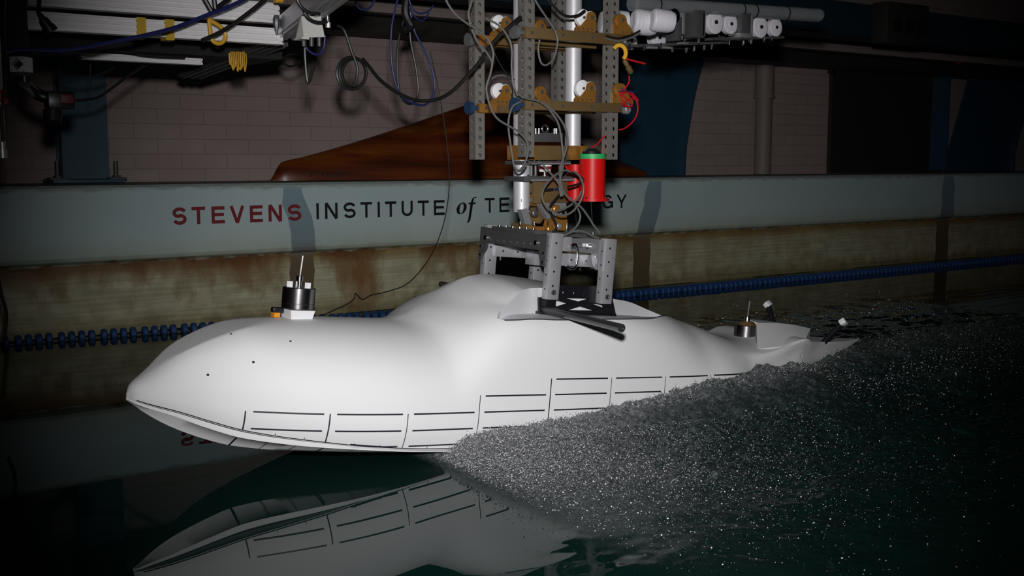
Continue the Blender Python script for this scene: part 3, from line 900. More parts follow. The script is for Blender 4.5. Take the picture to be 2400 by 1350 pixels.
for z, i0 in ((.183, 4), (.141, 3), (.099, 0), (.057, 0), (.015, 1)):
    for i in range(i0, 8):
        xa = ST[i] + .016; xb = ST[i + 1] - .014
        if z < .02 and i == 1: xa = ST[i] + .06
        if z < .02 and xb < -.15: pass
        zz = max(z, 0)
        strip([(xa + (xb - xa) * t / 10, max(z, f_zc(xa + (xb - xa) * t / 10) + .004)) for t in range(11)], .0040, True)
for t in range(3):
    for x in (ST[t] + .07, ST[t] + .135):
        z0 = f_zc(x) + .004; strip([(x, z0), (x, z0 + .005)], .0016, False)
strip([(x, f_zc(x) + .0025) for x in np.arange(-.80, -.05, .01)], .0024, True)
# ticks on the two spray strakes under the chine
for x, wd in ((-.587, .004), (-.40, .004), (-.52, .0015), (-.46, .0015), (-.33, .0015), (-.27, .0015)):
    for sg in (-1, 1):
        s_ = hull_sec(x); s2_ = hull_sec(x + wd)
        for a_, b_ in ((3, 4), (6, 7)) if abs(wd - .004) < 1e-6 else ((3, 4), (6, 7)):
            (ya, za), (yb, zb) = (s_[a_], s_[b_]); (yc, zc_), (yd, zd) = (s2_[a_], s2_[b_])
            if a_ == 6: ya, yb, yc, yd = [q + .0012 for q in (ya, yb, yc, yd)]; yb = ya; yd = yc
            else: za = s_[2][1] - .001; zc_ = s2_[2][1] - .001; ya = s_[2][0] + .001; yc = s2_[2][0] + .001; zb -= .0012; zd -= .0012; yb += .0005; yd += .0005
            mk.add([(x, sg * ya, za), (x, sg * yb, zb), (x + wd, sg * yd, zd), (x + wd, sg * yc, zc_)], [(0, 1, 2, 3)])
# pin holes on the bow
for x, z, rr in ((-.665, .178, .003), (-.57, .213, .003), (-.475, .262, .0025), (-.60, .27, .0025)):
    for sg in (-1, 1):
        y = side_y(x, z)
        mk.cyl((x, sg * (y - .002), z), (x, sg * (y + .0015), z + .0005), rr, n=10)
mk.build('grid_markings', M['ink'], hull, smooth=0, xf=MH, recalc=False)['label'] = 'black pen grid lines'

# stern: flared tail with pointed flat deck
# raised wedge block on the tail
mb = MB()
pl = [(1.335, 0, .318), (1.262, -.058, .3235), (1.165, -.160, .248), (1.26, -.182, .260), (1.39, -.163, .272), (1.545, -.058, .3075), (1.545, .058, .3075), (1.39, .163, .272), (1.335, .058, .3235)]
lo_ = [(x, y, .22) for x, y, z in pl]
rid = [(1.36, -.058, .3245), (1.45, -.060, .320), (1.36, .058, .3245), (1.45, .060, .320)]
V = pl + lo_ + rid
fs = [(1, 2, 3, 18), (18, 3, 4, 19), (19, 4, 5), (0, 1, 18, 20, 8), (18, 19, 21, 20), (19, 5, 6, 21), (20, 21, 7), (21, 6, 7), (20, 7, 8), (4, 5, 14, 13), (5, 6, 15, 14), (6, 7, 16, 15), (7, 8, 17, 16), (8, 0, 9, 17), (0, 1, 10, 9), (1, 2, 11, 10), (2, 3, 12, 11), (3, 4, 13, 12), tuple(range(9, 18))]
mb.add(V, fs); mb.build('tail_block', M['hull'], hull, smooth=12, xf=MH)
# tail rods with white tips
for sg, z0, z1 in ((-1, .276, .338), (1, .284, .362)):
    a_ = (1.560, sg * .108, z0 - .012); b_ = (1.572, sg * .168, z1)
    mb = MB(); mb.cyl(a_, b_, .0105, n=14); rd = mb.build('tail_rod', M['black'], hull, xf=MH)
    mb = MB(); d = Vector(b_) - Vector(a_)
    mb.box(Vector(b_) + d * .08, (.030, .022, .020), R=Matrix.Rotation(sg * .75, 3, 'X') @ Matrix.Rotation(.4, 3, 'Z'), bev=.003); mb.build('tip_block', M['white'], rd, xf=MH)
mb = MB(); mb.tube([(1.655 + .013 * math.cos(a), -.055, .272 + .011 * math.sin(a)) for a in np.linspace(0, 2 * math.pi, 14)[:-1]], .0026, closed=True, sub=1)
mb.build('deck_eye', M['alu'], hull, xf=MH)

# sensor canisters (each sits on a white pad on the hull)
def canister(x, y, z, label, second):
    o = thing('sensor_canister', label, 'sensor', hw(x, y, z), 'chrome sensor canisters on the hull')
    def P(dx, dy, dz): return (x + dx, y + dy, z + dz)
    mb = MB()
    pk = 1.2 if second else 1.0; bt = .043
    v = [P(sx * bt * .62 * pk, sy * bt * .62 * pk, -.022) for sx in (-1, 1) for sy in (-1, 1)] + [P(sx * bt * .78 * pk, sy * bt * .78 * pk, .012) for sx in (-1, 1) for sy in (-1, 1)]
    mb.add(v, [(0, 1, 3, 2), (4, 6, 7, 5), (0, 4, 5, 1), (2, 3, 7, 6), (0, 2, 6, 4), (1, 5, 7, 3)])
    mb.build('mount_pad', M['white'], o, smooth=0, xf=MH)
    mb = MB()
    if not second:
        mb.cyl(P(0, 0, .014), P(0, 0, .069), 0, n=40, rings=[(0, .036), (.02, .042), (.24, .042), (.25, .0425), (.27, .0425), (.28, .042), (.97, .042), (1, .040)])
    else:
        mb.cyl(P(0, 0, .012), P(0, 0, .058), 0, n=40, rings=[(0, .038), (.03, .0415), (.97, .0415), (1, .039)])
    mb.build('barrel', M['dark_chrome'], o, smooth=30, xf=MH)
    if not second:
        for a in (2.6, 5.4, 1.2):
            mb = MB(); mb.cyl(P(.024 * math.cos(a), .024 * math.sin(a), .068), P(.024 * math.cos(a), .024 * math.sin(a), .083), .0085, n=6); mb.build('nut', M['white'], o, xf=MH)
        mb = MB(); mb.cyl(P(0, 0, .069), P(0, 0, .099), 0, n=24, rings=[(0, .006), (.55, .006), (.55, .0095), (.95, .0095), (1, .008)]); mb.build('spindle', M['chrome'], o, smooth=30, xf=MH)
        mb = MB(); mb.cyl(P(0, 0, .098), P(.004, 0, .150), .0022, .0030, n=8); mb.build('antenna', M['steel'], o, xf=MH)
        mb = MB(); mb.box(P(-.055, .01, -.004), (.016, .02, .012)); mb.build('connector', M['orange'], o, smooth=0, xf=MH)
        mb = MB(); mb.box(P(-.05, .012, .008), (.03, .02, .014), bev=.003); mb.build('connector_cap', M['black'], o, xf=MH)
    else:
        mb = MB(); mb.cyl(P(0, 0, .058), P(0, 0, .072), 0, n=36, rings=[(0, .034), (.3, .030), (.8, .026), (1, .022)]); mb.build('collar', M['bronze'], o, smooth=30, xf=MH)
        mb = MB(); mb.cyl(P(0, 0, .070), P(0, 0, .088), 0, n=24, rings=[(0, .010), (.9, .009), (1, .006)]); mb.build('spindle', M['chrome'], o, smooth=30, xf=MH)
        mb = MB(); mb.cyl(P(0, 0, .086), P(.004, 0, .142), .0022, .0026, n=8); mb.build('antenna', M['steel'], o, xf=MH)
    return o
canister(-.395, 0, .314, 'chrome sensor canister with antenna on the forward deck of white hull', False)
canister(1.280, 0, .250, 'smaller looking chrome canister with antenna near the stern', True)

# ------------------------------------------------------------------ towing rig hanging over the hull
def hat(px, py, y):         # photo pixel -> hull frame point on the plane y
    p = at(px, py, YC + y) - P0
    return Vector((p.dot(AXH), y, p.dot(UZH)))
def pbox(mb, x0, x1, y0, y1, Y, dep, bev=0.0):
    """upright box whose front face covers the pixel rectangle at distance Y"""
    a = at(x0, (y0 + y1) / 2, Y); b = at(x1, (y0 + y1) / 2, Y)
    xm = (x0 + x1) / 2
    za = at(xm, y1, Y).z; zb = at(xm, y0, Y).z
    return mb.box(((a.x + b.x) / 2, Y + dep / 2, (za + zb) / 2), (b.x - a.x, dep, zb - za), bev=bev)

# perforated struts
def strut_mesh(name, ztop, zbot, wd=0.033, pitch=0.0254, rh=0.0060):
    mb = MB(); n = int((ztop - zbot) / pitch)
    for q in range(4):
        R = Matrix.Rotation(q * math.pi / 2, 3, 'Z')
        for i in range(n):
            z0 = i * pitch; h = pitch / 2
            sq = []
            for k in range(12):
                a = 2 * math.pi * k / 12 + math.pi / 12
                c, s_ = math.cos(a), math.sin(a); m_ = max(abs(c) / (wd / 2), abs(s_) / h)
                sq.append((c / m_, s_ / m_))
            sq = [(-wd / 2 if abs(x + wd / 2) < 1e-4 else x, y) for x, y in sq]
            ci = [(rh * math.cos(2 * math.pi * k / 12 + math.pi / 12), rh * math.sin(2 * math.pi * k / 12 + math.pi / 12)) for k in range(12)]
            V = [(x, -wd / 2, z0 + h + y) for x, y in sq] + [(x, -wd / 2, z0 + h + y) for x, y in ci] + [(x, -wd / 2 + .003, z0 + h + y) for x, y in ci]
            cr = [(-wd / 2, -wd / 2, z0), (wd / 2, -wd / 2, z0), (wd / 2, -wd / 2, z0 + pitch), (-wd / 2, -wd / 2, z0 + pitch)]
            V = [R @ Vector(v) for v in V + cr]
            fs = []
            for k in range(12):
                j = (k + 1) % 12
                fs += [(k, j, 12 + j, 12 + k), (12 + k, 12 + j, 24 + j, 24 + k)]
            # corner fillers: sq index nearest each corner
            for ci_, cpt in enumerate([(-1, -1), (1, -1), (1, 1), (-1, 1)]):
                best = sorted(range(12), key=lambda k: abs(sq[k][0] - cpt[0] * wd / 2) + abs(sq[k][1] - cpt[1] * h))[:2]
                best.sort()
                if best[1] - best[0] > 6: best = best[::-1]
                fs.append((best[0], 36 + ci_, best[1]))
            mb.add(V, fs)
    return mb
strut0 = None
ZT = 1.95
for (x, y, zb, lab) in ((1.816, 2.745, .745, 'perforated steel strut hanging leftmost, beyond the blue knobs'), (1.820, 2.505, .752, 'perforated steel strut in front of the left aluminium tube'), (2.122, 2.505, .745, 'perforated steel strut hanging beside the red cylinder'), (2.118, 2.745, .90, 'perforated steel strut mostly hidden behind the bright aluminium tube')):
    if strut0 is None:
        mb = strut_mesh('s', ZT, .745)
        mb.v = [(v[0] + x, v[1] + y, v[2] + zb) for v in mb.v]
        strut0 = mb.build('perforated_strut', M['steel'], origin=(x, y, zb), smooth=0)
        tag(strut0, lab, 'strut', 'perforated struts of the towing rig'); o = strut0
    else:
        o = strut0.copy(); COL.objects.link(o); o.location = (x, y, zb); o['label'] = lab

# heave tubes
TXR, TXL, TY = 2.076, 1.888, 2.62
zb = at(1212, 497, TY).z
for X, zlo, lab in ((TXR, at(1341, 372, TY).z, 'bright vertical aluminium heave tube at the right of the rig'), (TXL, zb, 'long vertical aluminium heave tube at the left, ending above the deck frame')):
    mb = MB(); mb.ring((X, TY, zlo), (X, TY, ZT), .0242, .019, n=36)
    tag(mb.build('heave_tube', M['alu_white'], origin=(X, TY, zlo), smooth=30), lab, 'tube', 'heave tubes')

# gold roller brackets: two levels
def roller_bracket(name, label, zc, hgt, knob):
    r = thing(name, label, 'roller bracket', (1.98, 2.62, zc), 'gold roller brackets on the struts')
    for Y, nm in ((2.475, 'front'), (2.715, 'back')):
        x0, x1 = (1.79, 2.135) if nm == 'front' else (1.80, 2.14)
        mb = MB(); mb.box(((x0 + x1) / 2, Y, zc), (x1 - x0, .020, hgt), bev=.0012); bm_ = mb.build('beam', M['gold'] if nm == 'back' else M['bronze'], r)
        mb = MB()
        for k in range(4): mb.cyl((x0 + .02 + k * .105, Y - .011, zc), (x0 + .02 + k * .105, Y - .0135, zc), .0045, n=10)
        mb.build_each('bolt', M['alu_dark'], bm_)
        # knob on the left end
        mb = MB(); mb.cyl((x0 - .001, Y, zc), (x0 - .022, Y, zc), .006, n=12); mb.cyl((x0 - .016, Y, zc), (x0 - .036, Y, zc), 0, n=24, rings=[(0, .010), (.2, .017), (.5, .017), (.55, .014), (.65, .019), (1, .019)])
        mb.build('knob', knob, r, smooth=30)
    for Y in (2.585, 2.655):
        mb = MB(); mb.box((1.98, Y, zc - .004), (.30, .012, hgt * .8)); mb.build('cross_bar', M['bronze'], r, smooth=0)
    # bearing cheeks and white rollers
    def cheek(xc, Y, d, wheel):
        out = [(-.004, 0), (.056, 0), (.056, .008)] + [(.012 + .0165 * math.cos(a), .040 + .0165 * math.sin(a)) for a in np.linspace(-.25, math.pi + .2, 12)] + [(-.004, .03)]
        if d < 0: out = [(-x, y) for x, y in out][::-1]
        for k, yo in enumerate((-.010, .010)):
            mb = MB(); mb.prism(out, (xc, Y + yo - .002, zc + hgt / 2), (1, 0, 0), (0, 0, 1), (0, .004, 0))
            c_ = mb.build('cheek', M['gold'], r, smooth=30)
            mb = MB(); mb.cyl((xc + d * .012, Y + yo - .003, zc + hgt / 2 + .040), (xc + d * .012, Y + yo - .006, zc + hgt / 2 + .040), .0055, n=12)
            for q in (.012, .028, .044): mb.cyl((xc + d * q, Y + yo - .003, zc + hgt / 2 + .006), (xc + d * q, Y + yo - .005, zc + hgt / 2 + .006), .003, n=8)
            mb.build_each('screw', M['alu_dark'], c_)
        mb = MB(); mb.cyl((xc + d * .010, Y - .0075, zc + hgt / 2 + .038), (xc + d * .010, Y + .0075, zc + hgt / 2 + .038), 0, n=28, rings=[(0, .017), (.1, .020), (.9, .020), (1, .017)])
        mb.build('roller', wheel, r, smooth=30)
    cheek(2.028, 2.475, -1, M['white']); cheek(2.118, 2.475, 1, M['gold'])
    cheek(1.905, 2.715, -1, M['white']); cheek(2.01, 2.715, 1, M['gold'])
    # white wheel peeping out on the left of each front cheek
    for xw, Yw_ in ((1.992, 2.474), (1.872, 2.714)):
        mb = MB(); mb.cyl((xw, Yw_ - .006, zc + hgt / 2 + .038), (xw, Yw_ + .010, zc + hgt / 2 + .038), 0, n=28, rings=[(0, .020), (.12, .0235), (.88, .0235), (1, .020)])
        w_ = mb.build('roller', M['white'], r, smooth=30)
        mb = MB(); mb.cyl((xw, Yw_ - .0065, zc + hgt / 2 + .038), (xw, Yw_ - .010, zc + hgt / 2 + .038), .004, n=10); mb.build('axle', M['alu_dark'], w_)
    return r
zl = at(1340, 249, 2.465).z; zu = at(1340, 84, 2.465).z
roller_bracket('roller_bracket', 'lower gold roller bracket with blue knobs, above the red cylinder', zl, .026, M['knob_blue'])
roller_bracket('roller_bracket', 'upper gold roller bracket with grey knobs, under the black cables', zu, .030, M['knob_grey'])

# clamp block joining the two tubes
r = thing('tube_clamp', 'gold and bronze clamp block with an eye bolt joining the tubes', 'clamp', (1.98, TY, at(1300, 372, TY).z))
zc0, zc1 = at(1300, 375, 2.59).z, at(1300, 341, 2.59).z
mb = MB(); mb.box((1.98, TY, (zc0 + zc1) / 2), (.14, .055, zc1 - zc0), bev=.001); mb.build('block', M['bronze'], r)
for X in (TXR, TXL):
    mb = MB(); mb.box((X - .017, TY - .002, (zc0 + zc1) / 2), (.028, .064, zc1 - zc0), bev=.001); mb.box((X + .017, TY - .002, (zc0 + zc1) / 2), (.028, .064, zc1 - zc0), bev=.001); mb.build_each('clamp_cap', M['gold'], r)
mb = MB(); pbox(mb, 1254, 1320, 311, 333, 2.585, .06, .001); mb.build('top_block', M['alu_dark'], r)
mb = MB(); c = at(1277, 302, 2.6); mb.tube([(c.x + .0105 * math.cos(a), c.y, c.z + .0105 * math.sin(a)) for a in np.linspace(0, 2 * math.pi, 21)[:-1]], .0033, closed=True, sub=1, n=10); mb.build('eye_bolt', M['chrome'], r)
for px in (1255, 1263, 1299, 1304):
    c = at(px, 306, 2.57); mb = MB(); mb.cyl((c.x, c.y, c.z - .009), (c.x, c.y, c.z + .006), .0035, n=10); mb.build_each('screw', M['chrome'], r)

# balance stack (load cell) between clamp and deck frame
r = thing('force_balance', 'stacked force balance of dark plates, load cell and gold blocks above deck frame', 'balance', hw(.36, 0, .56))
for y0, y1, x0, x1 in ((377, 386, 1230, 1338), (413, 425, 1228, 1346)):
    mb = MB(); pbox(mb, x0, x1, y0, y1, 2.565, .10, .001); pl_ = mb.build('plate', M['alu_dark'], r)
    mb = MB(); pbox(mb, x0 + 18, x1, y0 + (y1 - y0) * .55, y1 - 1, 2.563, .003); mb.build('edge_strip', M['alu'], pl_, smooth=0)
    for px in (1238, 1252, 1310, 1326):
        c = at(px, y0 - 1, 2.58); mb = MB(); mb.cyl((c.x, c.y, c.z - .003), (c.x, c.y, c.z + .003), .0035, n=8); mb.build_each('bolt', M['chrome'], pl_)
mb = MB(); a = at(1277, 413, 2.6); b = at(1277, 386, 2.6)
H_ = b.z - a.z
mb.cyl((a.x, a.y, a.z), (a.x, a.y, a.z + H_ * .42), 0, n=24, rings=[(0, .010), (.25, .010), (.3, .005), (1, .005)]); mb.build('load_stud', M['chrome'], r, smooth=30)
mb = MB(); mb.cyl((a.x, a.y, a.z + H_ * .40), (a.x, a.y, a.z + H_ * .60), .0175, n=28); mb.cyl((a.x, a.y, a.z + H_ * .86), (a.x, a.y, a.z + H_), .020, n=28); mb.build_each('load_cell_ring', M['white'], r, smooth=30)
mb = MB(); mb.cyl((a.x, a.y, a.z + H_ * .60), (a.x, a.y, a.z + H_ * .86), .0195, n=28); mb.build('load_cell_body', M['text_red'], r, smooth=30)
for px in (1245, 1255, 1312):
    a = at(px, 413, 2.61); b = at(px, 386, 2.61); mb = MB(); mb.cyl(a, (a.x, a.y, b.z), .005, n=12); mb.build('post', M['alu_dark'], r)
mb = MB(); pbox(mb, 1252, 1332, 426, 476, 2.56, .012, .0008); mb.build('gold_plate', M['bronze'], r)
mb = MB(); pbox(mb, 1266, 1326, 436, 470, 2.557, .003, .0005); mb.build('inner_plate', M['bronze'], r)
mb = MB(); pbox(mb, 1250, 1332, 426, 476, 2.63, .012); mb.build('gold_plate', M['bronze'], r, smooth=0)
for x0, x1, y0, y1, m_ in ((1225, 1234, 432, 466, 'gold'), (1237, 1248, 455, 466, 'gold'), (1240, 1249, 430, 452, 'bronze'), (1222, 1252, 466, 473, 'alu'), (1250, 1268, 474, 482, 'gold')):
    mb = MB(); pbox(mb, x0, x1, y0, y1, 2.60, .03, .0008); mb.build('spacer', M[m_], r)
c = at(1288, 446, 2.55)
mb = MB(); mb.cyl((c.x - .012, c.y, c.z), (c.x + .012, c.y, c.z + .002), .0045, n=10); mb.build('connector', M['black'], r)
c = at(1304, 444, 2.55)
mb = MB(); mb.cyl((c.x - .004, c.y, c.z), (c.x + .005, c.y, c.z + .001), .0042, n=10); mb.build('connector', M['cable_blue'], r)
# sloping aluminium yokes and the bronze gimbal under it
def quad_plate(px, Y, th):
    pts = [at(x, y, Y) for x, y in px]
    m2 = MB(); n_ = len(pts); m2.add(pts + [p + Vector((0, th, 0)) for p in pts], [tuple(range(n_)), tuple(range(2 * n_ - 1, n_ - 1, -1))] + [(i, (i + 1) % n_, n_ + (i + 1) % n_, n_ + i) for i in range(n_)])
    return m2
quad_plate([(1221, 492), (1236, 488), (1248, 530), (1231, 526)], 2.59, .02).build('yoke', M['alu'], r, smooth=0)
quad_plate([(1266, 478), (1286, 474), (1300, 506), (1284, 514)], 2.56, .02).build('yoke', M['alu'], r, smooth=0)
quad_plate([(1286, 474), (1327, 474), (1328, 504), (1302, 506)], 2.57, .015).build('yoke', M['alu'], r, smooth=0)
quad_plate([(1298, 508), (1328, 502), (1332, 540), (1290, 540)], 2.56, .04).build('gimbal_block', M['gold'], r, smooth=0)
quad_plate([(1240, 488), (1268, 484), (1276, 512), (1266, 524), (1244, 522)], 2.61, .04).build('gimbal_block', M['bronze'], r, smooth=0)
quad_plate([(1226, 524), (1256, 528), (1256, 540), (1226, 536)], 2.58, .06).build('gimbal_block', M['bronze'], r, smooth=0)
quad_plate([(1254, 531), (1276, 531), (1276, 541), (1254, 541)], 2.56, .02).build('gimbal_block', M['gold'], r, smooth=0)
for px, py, rr, m_ in ((1291, 537, .010, 'gold'), (1320, 500, .008, 'chrome'), (1306, 490, .012, 'gold'), (1256, 500, .010, 'alu_dark'), (1312, 530, .009, 'alu')):
    c = at(px, py, 2.548); mb = MB(); mb.cyl(c, (c.x, c.y + .012, c.z), 0, n=20, rings=[(0, rr * .7), (.2, rr), (1, rr)]); mb.build('bearing', M[m_], r, smooth=30)
for px, py in ((1218, 522), (1250, 523), (1241, 486), (1258, 487), (1284, 522), (1304, 524), (1330, 534)):
    c = at(px, py, 2.56); mb = MB(); mb.cyl((c.x, c.y, c.z - .006), (c.x, c.y, c.z + .004), .0032, n=8); mb.build_each('bolt', M['chrome'], r)

# red cylinders with push rods
def red_cyl(px0, px1, y0, y1, Y, label, cap, rod):
    a = at((px0 + px1) / 2, y1, Y); b = at((px0 + px1) / 2, y0, Y)
    rad = (at(px1, y1, Y) - at(px0, y1, Y)).length / 2 * .90
    o = thing('red_cylinder', label, 'cylinder', a, 'red cylinders beside the balance')
    mb = MB(); mb.cyl(a, (a.x, a.y, b.z), rad, n=40); mb.build('barrel', M['red'], o, smooth=30)
    mb = MB(); mb.cyl((a.x, a.y, a.z - .006), (a.x, a.y, a.z + .001), rad * 1.32, n=40); fl = mb.build('flange', M['red'], o, smooth=30)
    for k in range(4):
        an = .5 + k * math.pi / 2
        mb = MB(); mb.cyl((a.x + rad * 1.16 * math.cos(an), a.y + rad * 1.16 * math.sin(an), a.z), (a.x + rad * 1.16 * math.cos(an), a.y + rad * 1.16 * math.sin(an), a.z + .006), .0028, n=8); mb.build_each('screw', M['chrome'], fl)
    if cap:
        mb = MB(); mb.cyl((a.x, a.y, b.z - .001), (a.x, a.y, b.z + .012), rad * 1.03, n=40); mb.build('cap', M['green'], o, smooth=30)
        mb = MB(); mb.cyl((a.x - .004, a.y, b.z + .012), (a.x - .004, a.y, b.z + .028), 0, n=24, rings=[(0, rad * .75), (.5, rad * .7), (1, rad * .4)]); mb.build('top_knob', M['black'], o, smooth=30)
    c = at(*rod, Y + .0)
    mb = MB(); mb.cyl((a.x - .004, a.y, a.z - .004), c, .0016, n=8); rd = mb.build('push_rod', M['chrome'], o)
    mb = MB(); mb.cyl((c.x, c.y, c.z - .005), (c.x, c.y, c.z + .005), .0042, n=10); mb.build('rod_end', M['chrome'], rd)
red_cyl(1362, 1414, 371, 466, 2.50, 'large red cylinder with green cap hanging beside the gold clamp', True, (1390, 547))
red_cyl(1330, 1366, 385, 466, 2.60, 'slimmer red cylinder half hidden behind the cables, without cap', False, (1354, 545))

# aluminium deck frame standing in the hatch (hull frame)
fr = thing('deck_frame', 'aluminium four legged towing frame standing in the hatch of the white hull', 'frame', hw(.38, 0, .36))
LEGS = ((.293, -.160, .387, .574), (.490, -.160, .380, .570), (.293, .160, .347, .582), (.478, .160, .347, .560))
for (x, y, z0, z1) in LEGS:
    mb = MB(); mb.box((x, y, (z0 + z1) / 2), (.042, .026, z1 - z0), bev=.0025)
    lg = mb.build('leg', M['frame'], fr, xf=MH)
    mb = MB()
    for k in range(4):
        zz = z1 - .028 - k * .040
        if zz > z0 + .03:
            mb.cyl((x - .004, y - .0135, zz), (x - .004, y - .0128, zz), .0032, n=12); mb.cyl((x - .0215, y, zz - .01), (x - .0208, y, zz - .01), .0025, n=10)
    mb.build_each('hole', M['black'], lg, xf=MH)
    if y < 0:
        mb = MB(); mb.ring((x + .0, y - .0175, z0 + .021), (x + .0, y - .012, z0 + .021), .0075, .004, n=20); mb.build('bolt_head', M['alu_dark'], lg, xf=MH)
        mb = MB(); mb.cyl((x + .0, y - .0155, z0 + .021), (x + .0, y - .012, z0 + .021), .004, n=14); mb.build_each('bolt', M['chrome'], lg, xf=MH)
# transverse side plates with arched ends
for x, m_ in ((.262, 'alu_dark'), (.452, 'alu')):
    z1, z0 = .565, .522
    out = [(-.162, z1), (.170, z1 + .008), (.170, z0 - .05), (.160, z0 - .05)] + [(.160 - .028 * math.sin(a), z0 + .005 - .035 * math.cos(a)) for a in np.linspace(.3, math.pi / 2, 5)] + [(-.130 + 0 * a, z0) for a in (0,)] + [(-.134 - .026 * (1 - math.cos(a)), z0 - .045 * math.sin(a)) for a in np.linspace(.3, math.pi / 2, 5)] + [(-.162, z0 - .045)]
    mb = MB(); mb.prism(out, (x, 0, 0), (0, 1, 0), (0, 0, 1), (.008, 0, 0)); pl_ = mb.build('side_plate', M[m_], fr, smooth=0, xf=MH)
    mb = MB()
    for k in range(7): mb.cyl((x - .001, -.09 + k * .033, .537), (x + .0005, -.09 + k * .033, .537), .0022, n=8)
    mb.build_each('hole', M['alu'], pl_, smooth=0, xf=MH)
    for yy in (-.118, .135):
        mb = MB(); mb.cyl((x - .006, yy, .542), (x + .002, yy, .542), .007, n=12); mb.build('pin', M['chrome'], pl_, xf=MH)
    for yy in (-.156, .158):
        for zz in (.515, .49):
            mb = MB(); mb.cyl((x - .004, yy, zz), (x + .002, yy, zz), .004, n=8); mb.build_each('bolt', M['chrome'], pl_, xf=MH)
mb = MB(); mb.box((.36, 0, .572), (.20, .22, .012), bev=.002); tp = mb.build('top_plate', M['alu_dark'], fr, xf=MH)
for k in range(6):
    mb = MB(); mb.cyl((.268, -.09 + k * .034, .572), (.268, -.09 + k * .034, .582), .0055, n=10); mb.build_each('bolt', M['chrome'], tp, xf=MH)
for px, py in ((1330, 528), (1410, 560), (1384, 580)):
    p = hat(px, py, -.08); mb = MB(); mb.cyl((p.x, p.y, p.z - .02), (p.x, p.y, p.z + .006), .0035, n=8); mb.build_each('bolt', M['chrome'], tp, xf=MH)
# longitudinal beams
for y, z in ((-.115, .500), (.150, .505)):
    mb = MB(); mb.box((.385, y, z), (.165, .022, .036), bev=.0015); bm_ = mb.build('long_beam', M['frame'], fr, xf=MH)
    mb = MB()
    for k in range(3): mb.cyl((.33 + k * .055, y - .0115, z), (.33 + k * .055, y - .0108, z), .0034, n=10)
    mb.build_each('hole', M['black'], bm_, xf=MH)
    mb = MB(); mb.cyl((.43, y, z - .03), (.43, y, z - .01), .003, n=8); mb.cyl((.33, y, z - .03), (.33, y, z - .01), .003, n=8); mb.build_each('bolt', M['chrome'], bm_, xf=MH)
mb = MB(); mb.box((.430, .10, .492), (.05, .05, .045), bev=.0015); mb.build('gusset_block', M['frame'], fr, xf=MH)
p = hat(1327, 572, -.13); mb = MB(); mb.box(p, (.034, .01, .042), bev=.001); mb.build('bracket_plate', M['frame'], fr, xf=MH)
for px, py, s_ in ((1400, 585, (.03, .02, .02)), (1394, 610, (.016, .02, .05)), (1375, 575, (.05, .02, .012))):
    p = hat(px, py, -.10); mb = MB(); mb.box(p, s_, bev=.001); mb.build('bracket_plate', M['alu'], fr, xf=MH)
pp = [hat(x, y, -.14) for x, y in ((1337, 577), (1349, 574), (1354, 590), (1352, 612), (1347, 627), (1336, 630), (1328, 622))]
mb = MB(); mb.tube(pp, .0048, n=10); mb.build('hook', M['chrome'], fr, xf=MH)
# black truss plates on which the legs stand
def truss(y, label):
    P = lambda px, py: (lambda q: (q.x, q.z))(hat(px, py, -.145))
    o = thing('truss_bracket', label, 'bracket', hw(.4, y, .35))
    outer = [P(1263, 738), P(1262, 697), P(1300, 694), P(1300, 668), P(1418, 671), P(1428, 668), P(1442, 737)]
    holes = [[P(1295, 701), P(1331, 711), P(1300, 720), P(1294, 718)], [P(1320, 697), P(1384, 699), P(1357, 707)], [P(1324, 727), P(1394, 728), P(1357, 717)], [P(1382, 710), P(1413, 713), P(1415, 722)]]
    for cx, cy in ((1320, 685), (1345, 686), (1369, 688)):
        c = P(cx, cy); holes.append([(c[0] + .0048 * math.cos(a), c[1] + .0058 * math.sin(a)) for a in np.linspace(0, 2 * math.pi, 11)[:-1]])
    mb = MB(); mb.prism(outer, (0, y, 0), (1, 0, 0), (0, 0, 1), (0, .008, 0), holes=holes)
    mb.build('truss_plate', M['black'], o, smooth=0, xf=MH)
    a = P(1263, 738); b = P(1442, 737)
    mb = MB(); mb.box(((a[0] + b[0]) / 2, y + .012, a[1] + .004), (b[0] - a[0], .032, .012), bev=.003); mb.build('foot_rail', M['black'], o, xf=MH)
    c = P(1277, 716)
    mb = MB(); mb.box((c[0] + .01, y + .004, c[1]), (.042, .030, .042), bev=.006); mb.build('rod_clamp', M['black'], o, xf=MH)
truss(-.148, 'near black truss bracket with crossed struts on the white deck')
a = at(1457, 769, 2.03); c_ = hw(.285, -.145, .358)
tgt = (1034 - 1200) / F_PX; dv = c_ - a; best = None
for k in range(400):
    q = a + dv * (1 + k * .01); v = q - CAM; e = abs(v.dot(RT) / v.dot(FW) - tgt)
    if best is None or e < best[0]: best = (e, q)
b = best[1]
mb = MB(); mb.ring(a, b, .0105, .0085, n=24); mb.cyl(a.lerp(b, .004), a.lerp(b, .006), .0086, n=24)
tag(mb.build('carbon_rod', M['carbon'], smooth=30), 'long black carbon rod crossing the hull through the deck frame', 'rod')

